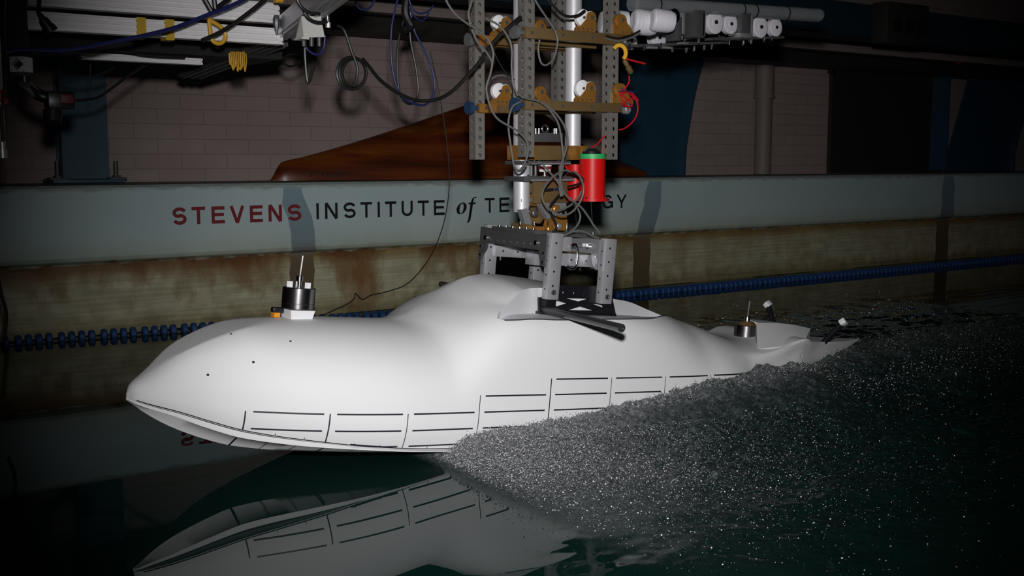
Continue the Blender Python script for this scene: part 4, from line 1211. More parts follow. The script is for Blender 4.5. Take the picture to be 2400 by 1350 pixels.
# ------------------------------------------------------------------ old varnished wooden hull lying keel up on the ledge
wh = thing('wooden_hull_model', 'varnished reddish wooden hull lying upside down on the ledge', 'boat model', (3.5, 5.36, .632))
f_k = pchip([2.285, 2.345, 2.45, 2.78, 3.30, 3.47, 3.62, 3.80, 4.0, 4.2, 4.45, 4.65, 4.84], [.640, .728, .752, .838, .995, 1.047, 1.085, 1.085, 1.02, .90, .775, .725, .665])
f_w = pchip([2.285, 2.345, 2.6, 3.0, 3.5, 4.0, 4.5, 4.84], [.015, .05, .10, .15, .18, .18, .14, .03])
def wsec(x):
    k = f_k(x); b = f_w(x); h = k - .634
    return [(0, .634), (b * .6, .634), (b, .634), (b * .985, .634 + h * .18), (b * .94, .634 + h * .38), (b * .82, .634 + h * .56), (b * .6, .634 + h * .74), (b * .3, .634 + h * .91), (b * .1, .634 + h * .985), (0, k)]
mb = MB(); loft(mb, [(x, wsec(x)) for x in list(np.linspace(2.285, 2.4, 9)) + list(np.linspace(2.45, 4.84, 50))])
mb.v = [(x, 5.36 + y, z) for x, y, z in mb.v]
mb.build('hull_body', M['wood'], wh, smooth=50)
def g2(c, t, w):
    hx = t / 2 / w
    if c == 'D': return [[(hx, 0), (hx, 1)], [(0, 1 - t / 2), (.5, 1 - t / 2)] + _arc(.5, .5, .5 - hx, .5 - t / 2, 90, -90, 12) + [(0, t / 2)]]
    if c == '9': return [_arc(.5, .68, .5 - hx, .32 - t / 2, 0, 360, 18), [(1 - hx, .68), (1 - hx, .45), (.7, .05)]]
    if c == 'A': return [[(hx, 0), (.5, 1)], [(1 - hx, 0), (.5, 1)], [(.2, .3), (.8, .3)]]
    if c == '-': return [[(.1, .45), (.9, .45)]]
    if c == '4': return [[(.72, 0), (.72, 1)], [(.72, .95), (.05, .33)], [(0, .3), (1, .3)]]
    return glyph(c, t, w)
mb = MB()
Yt = 5.36 - f_w(2.52)
for k, c in enumerate('SD9A-4'):
    xa = 2.635 - k * .0305; wd_ = .022
    for st in g2(c, .16, .022 / .028):
        # turned upside down: x runs to the left, z runs downward
        st2 = [(1 - x, 1 - y) for x, y in st]
        q = [(xa - wd_ + x * wd_, .652 + y * .028) for x, y in st2]
        vs = []
        for i, (x, z) in enumerate(q):
            x0, z0 = q[max(i - 1, 0)]; x1, z1 = q[min(i + 1, len(q) - 1)]
            l = math.hypot(x1 - x0, z1 - z0) or 1; nx_, nz_ = -(z1 - z0) / l, (x1 - x0) / l
            yy = 5.36 - f_w(x) - .0015
            vs += [(x + nx_ * .0022, yy, z + nz_ * .0022), (x - nx_ * .0022, yy, z - nz_ * .0022)]
        mb.add(vs, [(2 * i, 2 * i + 1, 2 * i + 3, 2 * i + 2) for i in range(len(q) - 1)])
mb.build('stencilled_number', M['text_black'], wh, smooth=0, recalc=False)

# ------------------------------------------------------------------ lane rope with blue floats
f_ly = pchip([0.2, .87, 1.6, 2.95, 4.5, 7.9, 12], [4.945, 4.935, 4.86, 4.70, 4.67, 4.66, 4.7])
RZ = WZ + .010
ln = thing('lane_rope', 'blue float lane rope stretched along the tank wall on the water', 'lane rope', (.3, 4.8, .012))
mb = MB(); mb.tube([(x, f_ly(x), RZ) for x in np.arange(.2, 11, .2)], .004, n=6, sub=2); mb.build('rope', M['cable_black'], ln)
def float_mb(x):
    y = f_ly(x); d = Vector((.02, f_ly(x + .02) - y, 0)).normalized()
    m_ = MB(); c = Vector((x, y, RZ))
    m_.cyl(c - d * .0125, c + d * .0125, 0, n=14, rings=[(0, .012), (.0, .022), (.2, .0265), (.8, .0265), (1, .022), (1, .012)])
    return m_
random.seed(3); x = .62; xsF = []
k = 0
while x < 10.8:
    xsF.append(x); k += 1
    x += .040 if k % 4 else .050
shown = [v for v in xsF if v > .80]
hid = [v for v in shown if 1.75 < v < 2.25]
first = [v for v in shown if v not in hid][:100]
for v in first:
    float_mb(v).build('float', M['blue'], ln, smooth=30)
mb = MB()
for v in xsF:
    if v not in first:
        q = float_mb(v); mb.add(q.v, q.f)
o = mb.build('float', M['blue'], ln, smooth=30); o['kind'] = 'stuff'

# ------------------------------------------------------------------ carriage beams, boxes at top left
def extrusion(name, label, x0, x1, y, z, w_, h_, m_='alu_bright'):
    """slotted aluminium profile running along the tank"""
    n_sl = max(1, int(round(h_ / .015)))
    out = [(-w_ / 2, -h_ / 2), (w_ / 2, -h_ / 2), (w_ / 2, h_ / 2), (-w_ / 2, h_ / 2)]
    p = []
    for i in range(n_sl):
        zc_ = h_ / 2 - (i + .5) * h_ / n_sl; s_ = .0026
        p += [(-w_ / 2, zc_ + s_), (-w_ / 2 + .003, zc_ + s_), (-w_ / 2 + .003, zc_ + .0055), (-w_ / 2 + .009, zc_ + .0055), (-w_ / 2 + .009, zc_ - .0055), (-w_ / 2 + .003, zc_ - .0055), (-w_ / 2 + .003, zc_ - s_), (-w_ / 2, zc_ - s_)]
        if i < n_sl - 1:
            zb_ = h_ / 2 - (i + 1) * h_ / n_sl
            p += [(-w_ / 2, zb_ + .0013), (-w_ / 2 + .0025, zb_), (-w_ / 2, zb_ - .0013)]
    out = [(w_ / 2, -h_ / 2), (w_ / 2, h_ / 2), (-w_ / 2, h_ / 2)] + p + [(-w_ / 2, -h_ / 2)]
    m2 = MB(); m2.prism(out, (x0, y, z), (0, 1, 0), (0, 0, 1), (x1 - x0, 0, 0))
    return tag(m2.build(name, M[m_], origin=((x0 + x1) / 2, y, z), smooth=0), label, 'beam', 'slotted aluminium beams of the carriage')
YE = 3.2
a = at(12, 52, YE); b = at(664, 82, YE)
zE = (at(400, 48.5, YE).z + at(400, 88, YE).z) / 2; hE = at(400, 48.5, YE).z - at(400, 88, YE).z
E1 = extrusion('aluminium_extrusion', 'slotted aluminium beam wrapped with yellow tape, lower of the two', a.x, b.x, YE + .02, zE, .04, hE)
a2 = at(63, 12, YE + .05); b2 = at(650, 33, YE + .05)
extrusion('aluminium_extrusion', 'slotted aluminium beam above the yellow taped one', a2.x, b2.x, YE + .05, at(400, 36, YE + .03).z + .030, .04, .060)
a3 = at(192, 128, 3.6); b3 = at(475, 136, 3.6)
extrusion('aluminium_extrusion', 'thin shaded aluminium beam under the yellow taped one', a3.x, b3.x, 3.62, a3.z - .003, .04, .020)
# dark tray and cross beams
def cross(name, label, p, q, w_, h_, m_, cat='beam'):
    p = Vector(p); q = Vector(q); d = q - p
    R = d.to_track_quat('Y', 'Z').to_matrix()
    m2 = MB(); m2.box((p + q) / 2, (w_, d.length, h_), R=R)
    for k in range(3): m2.box((p + q) / 2 + R @ Vector(((k - 1) * w_ * .32, 0, -h_ / 2 - .003)), (w_ * .12, d.length, .006), R=R)
    for k in range(2): m2.box((p + q) / 2 + R @ Vector((-w_ / 2 - .002, 0, (k - .5) * h_ * .5)), (.004, d.length, h_ * .2), R=R)
    return tag(m2.build(name, M[m_], origin=p, smooth=0), label, cat)
cross('cross_beam', 'grey slotted cross beam coming forward above the white junction box', at(668, 70, 3.24), at(830, -60, 2.5), .07, .05, 'alu')
cross('cable_tray', 'dark cable tray slanting down behind the yellow taped beam', at(640, 96, 3.4), at(448, 172, 4.3), .10, .03, 'alu_dark', 'tray')
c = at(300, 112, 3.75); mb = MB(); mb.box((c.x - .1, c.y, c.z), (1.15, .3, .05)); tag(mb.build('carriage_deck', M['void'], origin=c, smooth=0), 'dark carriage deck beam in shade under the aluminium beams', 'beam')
c = at(40, 150, 3.1)
# square profile end with star shaped cavity
mb = MB(); s_ = .019
star = []
for k in range(8):
    an = k * math.pi / 4; r_ = .0168 if k % 2 == 0 else .0112
    star.append((r_ * math.cos(an), r_ * math.sin(an)))
holes = [star] + [[(sx * .0145 + .0022 * math.cos(t), sz * .0145 + .0022 * math.sin(t)) for t in np.linspace(0, 2 * math.pi, 9)[:-1]] for sx in (-1, 1) for sz in (-1, 1)]
mb.prism([(-s_, -s_), (s_, -s_), (s_, s_), (-s_, s_)], c, (RT.x, RT.y, 0), (0, 0, 1), Vector((-RT.y, RT.x, 0)) * .05, holes=holes)
tag(mb.build('extrusion_end', M['alu_bright'], origin=c, smooth=0), 'cut end of a square aluminium profile with star shaped hole', 'beam')
a = at(6, 350, 2.8); b = at(6, 60, 2.8)
mb = MB(); mb.cyl(a, (a.x, a.y, b.z), .0075, n=16); mb.cyl((a.x, a.y, a.z - .02), a, .010, n=16)
tag(mb.build('hanging_rod', M['alu'], origin=a), 'thin bright vertical rod at the left edge of the photo', 'rod')
c = at(4, 228, 2.79); mb = MB(); mb.box(c, (.016, .012, .034), R=Matrix.Rotation(-.5, 3, 'Y'), bev=.002); tag(mb.build('clip', M['wire_red'], origin=c), 'small red clip on the thin rod at left edge', 'clip')
a = at(52, 175, 3.1); b = at(52, 60, 3.1)
mb = MB(); mb.box((a.x, a.y + .05, (a.z + b.z) / 2 + .05), (.05, .05, b.z - a.z + .1)); tag(mb.build('upright_post', M['rail'], origin=a, smooth=0), 'dark upright post hanging behind the profile end', 'post')
# dark camera on an arm with a red label
c = at(140, 236, 3.3)
cm = thing('camera_head', 'black camera on an arm with a red cover before blue column', 'camera', c)
mb = MB(); mb.box(c, (.075, .055, .05), bev=.008); mb.build('housing', M['black'], cm)
mb = MB(); mb.box((c.x + .012, c.y - .032, c.z + .004), (.036, .006, .026), bev=.003); mb.build('cover', M['cover_red'], cm)
mb = MB(); mb.cyl((c.x - .02, c.y, c.z - .03), (c.x - .025, c.y - .01, c.z - .062), .026, .022, n=20); mb.build('lens', M['black'], cm)
p1 = at(58, 192, 3.15); mb = MB(); mb.tube([c, at(100, 226, 3.3), at(80, 215, 3.3), p1], .017, n=10); mb.cyl(p1, (p1.x, p1.y, p1.z + .06), .015, n=12); mb.build('arm', M['black'], cm)

# white junction box
c = at(727, 66, 2.9)
jb = thing('junction_box', 'white junction box with open side hanging by the beam ends', 'junction box', c)
v = [at(706, 38, 2.88), at(752, 38, 2.88), at(761, 87, 2.88), at(712, 88, 2.88), at(700, 42, 2.93), at(692, 94, 2.93), at(748, 40, 2.97), at(757, 86, 2.97)]
mb = MB(); mb.add([v[0], v[1], v[2], v[3], v[4], v[5], v[6], v[7]], [(0, 1, 2, 3), (0, 3, 5, 4), (1, 6, 7, 2), (0, 4, 6, 1), (3, 2, 7, 5), (4, 5, 7, 6)])
mb.build('case', M['box'], jb, smooth=0)
p = at(707, 92, 2.875); mb = MB(); mb.box((p.x, p.y, p.z + .001), (.022, .05, .006)); mb.build('gland_plate', M['box'], jb, smooth=0)
for px in (712, 730, 748):
    p = at(px, 90, 2.9); mb = MB(); mb.cyl((p.x, p.y, p.z - .022), (p.x, p.y, p.z + .004), .006, n=12); mb.build('gland', M['alu_dark'], jb)
a = at(765, 0, 2.86); b = at(769, 60, 2.86); mb = MB(); mb.cyl((b.x, b.y, b.z), (a.x, a.y, a.z + .03), .0055, n=10); mb.cyl((b.x, b.y, b.z - .006), (b.x, b.y, b.z + .008), .008, n=8)
tag(mb.build('hanger_bar', M['chrome'], origin=b), 'bright steel hanger bar right of the white junction box', 'bar')
for k, (px, py, tx) in enumerate(((648, 60, 'grey pointed tongs clamped over the end of the lower beam'), (664, 64, 'second grey pointed tongs beside the orange plug'))):
    p = at(px, py, 3.15); mb = MB(); mb.cyl((p.x, p.y, p.z - .026), (p.x, p.y, p.z + .03), 0, n=8, rings=[(0, .002), (.5, .010), (.8, .011), (1, .007)]); tag(mb.build('spring_clamp', M['alu_dark'], origin=p), tx, 'clamp')
p = at(679, 61, 3.1); mb = MB(); mb.box(p, (.022, .012, .010), bev=.002); tag(mb.build('orange_plug', M['orange'], origin=p), 'small orange plug between beam end and junction box', 'plug')
p = at(652, 0, 3.1); mb = MB(); mb.cyl((p.x - .012, p.y, p.z), (p.x + .012, p.y, p.z + .002), .010, n=12); tag(mb.build('yellow_plug', M['cable_yellow'], origin=p), 'yellow plug at the top edge above the beam ends', 'plug')
# yellow tape bands
for x0, x1, lab in ((321, 342, 'yellow tape band around the lower beam, left one'), (387, 408, 'yellow tape band around the lower beam, right one beside the yellow loop')):
    a = at(x0, 68, YE); b = at(x1, 68, YE)
    mb = MB(); mb.box(((a.x + b.x) / 2, YE + .02, zE - .002), (b.x - a.x, .046, .058)); tag(mb.build('tape_band', M['tape'], origin=((a.x + b.x) / 2, YE, zE), smooth=0), lab, 'tape')
# black plug hanging against the beam
p = at(110, 55, YE - .03)
mb = MB(); q0 = at(90, 30, YE - .02); q1_ = at(120, 74, YE - .02)
mb.tube([at(92, 0, YE), q0], .006, sub=1); mb.cyl(q0, q1_, 0, n=12, rings=[(0, .006), (.3, .009), (.35, .013), (.7, .016), (.72, .018), (1, .020)])
tag(mb.build('power_plug', M['cable_black'], origin=q0), 'black power plug hanging in front of the lower beam', 'plug')
# black bracket arms over the beam near the top
mb = MB()
for pts in (((470, -20), (497, 28)), ((497, 28), (540, -5)), ((500, -20), (505, 24))):
    mb.cyl(at(*pts[0], 3.12), at(*pts[1], 3.12), .007, n=8)
tag(mb.build('bracket_arm', M['black'], origin=at(497, 28, 3.12)), 'black folded bracket arms hanging over the upper beam', 'bracket')

# ------------------------------------------------------------------ white roller bank at top right
rb = thing('roller_bank', 'bank of white plastic rollers in metal frames under clear tube', 'roller bank', at(1650, 60, 2.62))
def roller(px, py, rpx, Y, axis, ln_, grooved, name='roller'):
    c = at(px, py, Y); zc_ = (c - CAM).dot(FW); r_ = rpx / F_PX * zc_
    ax = Vector((0, 1, 0)) if axis == 'y' else (RT + FW * .22 - UP * .06).normalized()
    prof = [(0, r_ * .72), (.03, r_ * .92), (.09, r_), (.9, r_), (.97, r_ * .92), (1, r_ * .7)] if not grooved else [(0, r_ * .75), (.05, r_ * .9), (.12, r_ * .97), (.13, r_ * .93), (.15, r_ * .93), (.16, r_), (.26, r_), (.27, r_ * .95), (.29, r_ * .95), (.30, r_), (.8, r_ * .97), (1, r_ * .82)]
    m2 = MB(); m2.cyl(c, c + ax * ln_, 0, n=40, rings=prof)
    o = m2.build(name, M['roller'], rb, smooth=25)
    if axis == 'y':
        m2 = MB(); m2.ring(c + Vector((0, -.002, 0)), c + Vector((0, .004, 0)), r_ * .42, r_ * .2, n=24); m2.build('hub', M['roller'], o)
        m2 = MB(); m2.cyl(c + Vector((0, -.004, 0)), c + Vector((0, .004, 0)), r_ * .17, n=14); m2.build('axle', M['black'], o)
    return o
roller(1482, 50, 30, 2.60, 'x', .075, True); roller(1526, 46, 27, 2.54, 'x', .070, True)
roller(1405, 52, 26, 2.66, 'x', .07, False); roller(1448, 52, 27, 2.66, 'x', .03, False)
roller(1678, 52, 27, 2.59, 'y', .028, False); roller(1714, 56, 23, 2.60, 'y', .022, False)
roller(1784, 63, 25, 2.60, 'y', .028, False); roller(1820, 64, 21, 2.61, 'y', .022, False)
roller(1618, 62, 30, 2.66, 'y', .03, False); roller(1546, 88, 24, 2.80, 'y', .03, False); roller(1480, 96, 20, 2.76, 'y', .03, False); roller(1580, 84, 20, 2.86, 'y', .03, False)
p = at(1584, 36, 2.545); mb = MB(); mb.cyl(p, (p.x, p.y + .02, p.z), 0, n=24, rings=[(0, .012), (.2, .021), (1, .021)]); bb = mb.build('end_cap', M['dark_chrome'], rb, smooth=25)
mb = MB(); mb.cyl((p.x, p.y - .004, p.z), p, .004, n=10); mb.build('screw', M['chrome'], bb)
for x0, x1, y0, y1, m_ in ((1586, 1598, 40, 95, 'alu_dark'), (1626, 1652, 22, 88, 'alu_dark'), (1648, 1654, 30, 84, 'alu'), (1738, 1760, 30, 92, 'alu_dark'), (1760, 1765, 36, 88, 'alu'), (1600, 1606, 30, 80, 'alu')):
    mb = MB(); pbox(mb, x0, x1, y0, y1, 2.58, .05, .001); mb.build('frame_plate', M[m_], rb)
mb = MB(); pbox(mb, 1735, 1762, 78, 88, 2.575, .03, .001); mb.build('clip_plate', M['alu'], rb)
for (xa, ya, xb, yb, Y) in ((1470, 108, 1700, 100, 2.66), (1660, 92, 1830, 88, 2.60), (1560, 104, 1690, 88, 2.78), (1500, 112, 1610, 112, 2.84)):
    a = at(xa, ya, Y); b = at(xb, yb, Y + .03)
    mb = MB(); d = b - a; mb.box((a + b) / 2, (d.length, .03, .008), R=d.to_track_quat('X', 'Z').to_matrix()); rl = mb.build('rail', M['alu_dark'], rb, smooth=0)
for px, py in ((1476, 112), (1509, 115), (1550, 110), (1575, 119), (1608, 121), (1626, 117), (1650, 115), (1668, 112), (1638, 98), (1603, 95), (1685, 90), (1708, 102), (1741, 104), (1756, 95), (1760, 100), (1790, 97), (1810, 92)):
    p = at(px, py, 2.60); mb = MB(); mb.cyl((p.x, p.y, p.z - .004), (p.x, p.y, p.z + .012), .0034, n=8); mb.build('bolt', M['chrome'], rb)
for px, py in ((1528, 112), (1560, 112), (1700, 93), (1720, 82), (1600, 102)):
    p = at(px, py, 2.62); mb = MB(); mb.box(p, (.03, .02, .006)); mb.build('spacer', M['alu'], rb, smooth=0)
a = at(1480, 8, 2.60); b = at(1918, 36, 2.60)
ct = thing('clear_tube', 'clear plastic tube strapped along the top of the white rollers', 'tube', a)
d = (b - a).normalized()
mb = MB(); mb.cyl(a, b, .0225, n=28, caps=False); mb.cyl(b, b + d * .022, 0, n=28, rings=[(0, .0225), (.4, .020), (.8, .012), (1, .003)], caps=False); mb.build('pipe', M['clear'], ct, smooth=40)
for t in (.12, .55, .62, .80):
    c = a.lerp(b, t); mb = MB(); mb.ring(c - d * .002, c + d * .002, .0245, .0225, n=24); mb.build('cable_tie', M['cable_black'], ct)

# ------------------------------------------------------------------ cables
def cable(label, pts, Y, r_, m_, name='cable', cat='cable', group=None, off=(0, 0), sc=1.0, closed=False):
    Ys = Y if isinstance(Y, (list, tuple)) else [Y, Y]
    n_ = len(pts)
    P = []
    for i, (x, y) in enumerate(pts):
        t = i / max(1, n_ - 1) * (len(Ys) - 1); k = min(int(t), len(Ys) - 2)
        P.append(at(off[0] + x / sc, off[1] + y / sc, Ys[k] + (Ys[k + 1] - Ys[k]) * (t - k)))
    m2 = MB(); m2.tube(P, r_, n=8, sub=5, closed=closed)
    return tag(m2.build(name, M[m_], origin=P[0]), label, cat, group)
C3 = dict(off=(1050, 0), sc=3.214)
cable('grey cable entering at top left of the rig and looping to its clamp', [(-20, -20), (0, 30), (60, 110), (150, 180), (230, 230), (300, 295), (338, 380), (338, 450), (318, 560), (290, 650), (298, 730), (330, 830), (380, 900), (470, 955), (540, 1000), (590, 1060), (604, 1130), (590, 1200), (560, 1260), (530, 1285), (505, 1265)], [2.40, 2.42], .0029, 'cable', **C3)
cable('grey cable hanging in front of the leftmost perforated strut', [(190, -30), (170, 40), (155, 100), (170, 190), (220, 310), (290, 395), (330, 470), (325, 540), (300, 640)], 2.46, .0028, 'cable', **C3)
cable('grey cable curving past the upper roller and down into the balance', [(280, 135), (380, 190), (450, 275), (480, 370), (480, 520), (498, 660), (560, 730), (680, 762), (770, 815), (840, 890), (885, 970), (900, 1060), (880, 1160), (850, 1250), (845, 1340), (860, 1420)], [2.44, 2.42], .0029, 'cable', **C3)
cable('short grey cable arching behind the left strut', [(320, 600), (360, 575), (410, 568), (460, 585), (490, 640), (510, 700)], 2.62, .003, 'cable', **C3)
cable('grey cable hanging from the blue knob in a long droop', [(540, 770), (490, 800), (462, 870), (455, 960), (470, 1080), (485, 1180), (498, 1250), (520, 1285), (560, 1280), (590, 1230)], 2.44, .0028, 'cable', **C3)
cable('grey cable dropping through the middle of the rig', [(690, 765), (740, 800), (790, 860), (830, 930), (850, 1020), (862, 1120), (868, 1200), (860, 1290), (840, 1380), (850, 1480)], 2.43, .0029, 'cable', **C3)
cable('dark cable hanging from the top between the upper rollers', [(640, -30), (680, 40), (740, 130), (800, 220), (825, 300), (815, 380), (790, 450), (740, 490), (700, 470), (680, 380), (690, 300)], 2.42, .0028, 'cable', **C3)
cable('thin dark wire stretched from the leftmost strut into the rig', [(340, 380), (380, 460), (430, 540), (500, 600)], 2.5, .0015, 'cable_black', **C3)
cable('black cable looped over the upper rollers', [(740, -20), (790, 40), (850, 100), (910, 125), (980, 115), (1030, 80)], 2.43, .004, 'cable_black', **C3)
C4 = dict(off=(1080, 380), sc=4.8225)
cable('grey cable crossing the balance down to the deck frame at right', [(880, -10), (930, 30), (1000, 110), (1080, 200), (1140, 300), (1200, 385), (1280, 450), (1360, 510), (1430, 600), (1500, 710), (1570, 800)], 2.42, .0029, 'cable', **C4)
cable('round grey cable loop in front of the balance', [(1240, 110), (1190, 92), (1130, 110), (1040, 165), (960, 260), (920, 360), (940, 460), (1010, 540), (1100, 590), (1180, 598), (1260, 560), (1330, 480), (1375, 390), (1386, 280), (1350, 170), (1280, 105)], [2.42, 2.40], .0029, 'cable', **C4)
cable('dark cable pair coming straight down over the load cell', [(1150, -20), (1140, 40), (1128, 120), (1125, 200), (1135, 290), (1150, 380)], 2.43, .0036, 'cable', **C4)
cable('grey cable under the red cylinders bending to the frame top', [(1290, 470), (1330, 540), (1350, 620), (1320, 710), (1250, 780), (1160, 840), (1130, 850)], 2.46, .0028, 'cable', **C4)
cable('grey cable lying in an arc on the deck frame top', [(1160, 835), (1240, 795), (1320, 775), (1400, 788), (1480, 830), (1560, 860)], 2.46, .0036, 'cable', **C4)
cable('short grey cable looping behind the red cylinder base', [(1080, 560), (1160, 530), (1220, 500), (1260, 470), (1330, 400), (1360, 330)], 2.47, .003, 'cable', **C4)
cable('dark cable curling in front of the bronze gimbal', [(1130, 350), (1060, 430), (1010, 500), (1020, 580), (1060, 660), (1080, 740), (1040, 800)], 2.50, .0032, 'cable_black', **C4)
cable('dark blue cable between the balance and the red cylinders', [(1210, 275), (1260, 268), (1320, 250), (1380, 215), (1370, 180), (1300, 140), (1200, 110)], 2.46, .0034, 'cable_black', **C4)
cable('red wires bunched beside the slim red cylinder', [(1180, 40), (1220, 90), (1270, 130), (1330, 150), (1350, 130)], 2.50, .003, 'wire_red', **C4)
# red wires at the right strut
C5 = dict(off=(1400, 0), sc=3.215)
cable('straight red wire sticking out of the yellow clip', [(190, 432), (260, 455), (360, 480)], 2.45, .003, 'wire_red', 'wire', 'wire', **C5)
cable('red wire hanging from the brown connector to the strut', [(240, 570), (238, 620), (205, 668), (170, 700), (190, 760), (225, 800), (235, 820)], 2.46, .0022, 'wire_red', 'wire', 'wire', **C5)
cable('long red wire looping right of the strut and back', [(170, 690), (230, 700), (285, 745), (305, 800), (295, 870), (255, 930), (200, 970), (165, 978)], 2.46, .0022, 'wire_red', 'wire', 'wire', **C5)
cable('red wire running from the strut to the large red cylinder top', [(60, 1020), (30, 1050), (0, 1085), (-40, 1110)], 2.50, .002, 'wire_red', 'wire', 'wire', **C5)
cable('tangled red wire knotted beside the right strut', [(170, 720), (240, 690), (310, 760), (250, 740), (190, 790), (260, 800), (240, 760), (180, 700), (260, 690)], 2.455, .002, 'wire_red', 'wire', 'wire', **C5)
cable('thin violet wire in the red tangle', [(165, 690), (220, 685), (285, 700)], 2.45, .0018, 'cable_blue', 'wire', 'wire', **C5)
p = at(1425 + 40, 152, 2.47); q = at(1480, 172, 2.47)
mb = MB(); mb.cyl(at(1463, 140, 2.47), q, 0, n=10, rings=[(0, .006), (.2, .008), (.5, .006), (.55, .009), (.9, .009), (1, .005)]); tag(mb.build('wire_connector', M['bronze'], origin=p), 'brown wire connector hanging above the red tangle', 'connector')
c = at(1452, 124, 2.455); mb = MB(); mb.tube([c + (RT * (.018 * math.cos(t)) + UP * (.022 * math.sin(t))) * 1.0 for t in np.linspace(-.9, 2.6, 10)], .006, n=8, sub=2); tag(mb.build('yellow_clip', M['cable_yellow'], origin=c), 'yellow hook clip fixed to the right strut', 'clip')
p = at(1465, 255, 2.50); mb = MB(); mb.cyl((p.x - .01, p.y, p.z), (p.x + .014, p.y, p.z), 0, n=20, rings=[(0, .012), (.3, .016), (.8, .016), (1, .010)]); tag(mb.build('end_knob', M['alu'], origin=p), 'silver knob at right end of lower gold bracket', 'knob')
for ya, lab in ((94, 'black lead running from the upper bracket to the roller bank'), (100, 'grey lead running below the black lead to the roller bank')):
    cable(lab, [(1420, ya - 10), (1450, ya - 4), (1480, ya - 12), (1500, ya - 22)], 2.46, .003, 'cable_black' if ya < 97 else 'cable')
# left and centre cables
C2 = dict(off=(700, 0), sc=3.0)
cable('black cable sagging from the coil up into the rig', [(450, 415), (500, 475), (560, 550), (630, 610), (710, 660), (790, 695), (870, 710), (960, 702), (1030, 675), (1100, 625), (1180, 540), (1260, 450), (1330, 350), (1400, 265), (1500, 170), (1560, 120)], [2.95, 2.42], .0052, 'cable_black', **C2)
cable('black lead coming down from the junction box to the coil', [(270, 180), (310, 200), (335, 250), (355, 310), (375, 370), (395, 420), (412, 480), (405, 560), (385, 610)], 2.98, .0045, 'cable_black', **C2)
coil = []
for k in range(3):
    rx = (102, 92, 84)[k]; ox = (372, 380, 390)[k]
    for t in np.linspace(0, 2 * math.pi, 15)[:-1]:
        coil.append((ox + rx * math.cos(t + .7), 515 + (112 - 5 * k) * math.sin(t + .7)))
cable('coiled black cable hanging before the brick wall', coil, [3.0, 3.03], .0048, 'cable_black', 'cable_coil', 'cable', **C2)
cable('long blue cable loop hanging in the centre', [(700, -20), (680, 60), (655, 180), (648, 330), (658, 480), (690, 610), (740, 690), (800, 725), (870, 740), (920, 715), (950, 650), (955, 570), (925, 450), (870, 330), (815, 220), (790, 120), (775, 0)], 3.3, .0038, 'cable_blue', **C2)
cable('black cable loop hanging inside the blue one', [(735, 150), (705, 270), (692, 430), (700, 600), (720, 680), (760, 725), (800, 728), (830, 690), (840, 620), (828, 500), (805, 380), (785, 270), (780, 120)], 3.32, .004, 'cable_black', **C2)
cable('small blue cable bundle drooping at the top edge', [(395, -20), (410, 40), (450, 70), (500, 55), (535, 0)], 3.2, .003, 'cable_blue', **C2)
cable('thin blue cable drooping right of the black bundle', [(770, -20), (800, 60), (850, 95), (910, 80), (945, 40)], 3.2, .0028, 'cable_blue', **C2)
cable('blue cable drooping lower at the top centre', [(780, 60), (830, 130), (880, 140), (915, 90)], 3.25, .0028, 'cable_blue', **C2)
cable('thin black wire trailing from above down to the forward deck', [(1008, 120), (1024, 190), (1038, 270), (1048, 340), (1053, 410), (1050, 470), (1038, 530), (1015, 590), (985, 635), (950, 668), (905, 684), (870, 692), (850, 702), (833, 688), (830, 700), (815, 712), (790, 724), (745, 744)], [3.3, 3.2, 3.0, 2.72], .0017, 'cable_black', 'wire', 'wire')
C1 = dict(off=(0, 0), sc=3.0)
cable('thick blue cable sweeping across the aluminium beams', [(-40, 390), (0, 378), (100, 352), (220, 348), (350, 356), (480, 350), (640, 326), (800, 292), (960, 262), (1100, 230), (1230, 195), (1350, 150), (1460, 105), (1560, 68), (1660, 25), (1740, -15)], [2.95, 3.1], .0058, 'cable_blue', **C1)
cable('black cable rising across the lower beam beside the blue one', [(1420, 285), (1490, 255), (1560, 220), (1640, 170), (1720, 112), (1800, 50), (1870, -10)], 3.1, .0062, 'cable_black', **C1)
cable('black cable running along under the beams', [(0, 372), (300, 362), (560, 372), (760, 356), (900, 365), (1020, 385), (1150, 395), (1300, 400)], 3.5, .005, 'cable_black', **C1)
cable('black cable drooping across the top of the blue grey column', [(395, 470), (430, 505), (500, 530), (590, 535), (680, 524), (750, 502), (800, 475)], 3.9, .004, 'cable_black', **C1)
cable('black cable sagging from the camera up to the tray', [(400, 690), (480, 705), (580, 705), (690, 685), (760, 640), (840, 580), (920, 520), (1000, 470), (1070, 430)], 3.8, .0048, 'cable_black', **C1)
cable('thin black wire hanging down the blue grey column', [(636, 440), (634, 520), (630, 600), (626, 670)], 3.9, .002, 'cable_black', 'wire', 'wire', **C1)
cable('yellow cable loop hanging over the lower beam', [(1490, 150), (1540, 180), (1575, 215), (1586, 255), (1570, 292), (1535, 306), (1500, 290), (1484, 250), (1476, 190), (1472, 140)], 3.12, .0062, 'cable_yellow', 'cable_loop', 'cable', closed=True, **C1)
cord = []
for k in range(9):
    x0 = 1612 + k * 13
    cord += [(x0, 372), (x0 + 2, 420 + (k % 3) * 22), (x0 + 8 + (k % 2) * 8, 455 + (k * 37 % 50)), (x0 + 16, 430 + (k % 4) * 12), (x0 + 12, 376)]
cable('bundle of thin yellow cord hanging below the tray', cord, [3.5, 3.56], .0024, 'cable_yellow', 'cord_bundle', 'cord', **C1)
cable('black cable wave hanging left of the junction box, lower one', [(1960, 415), (2000, 450), (2040, 468), (2080, 455), (2120, 425), (2150, 420)], 3.9, .004, 'cable_black', **C1)
cable('black cable wave hanging left of the junction box, upper one', [(1780, 385), (1830, 420), (1900, 440), (1960, 425), (2010, 395), (2060, 378), (2140, 392)], 3.9, .004, 'cable_black', **C1)
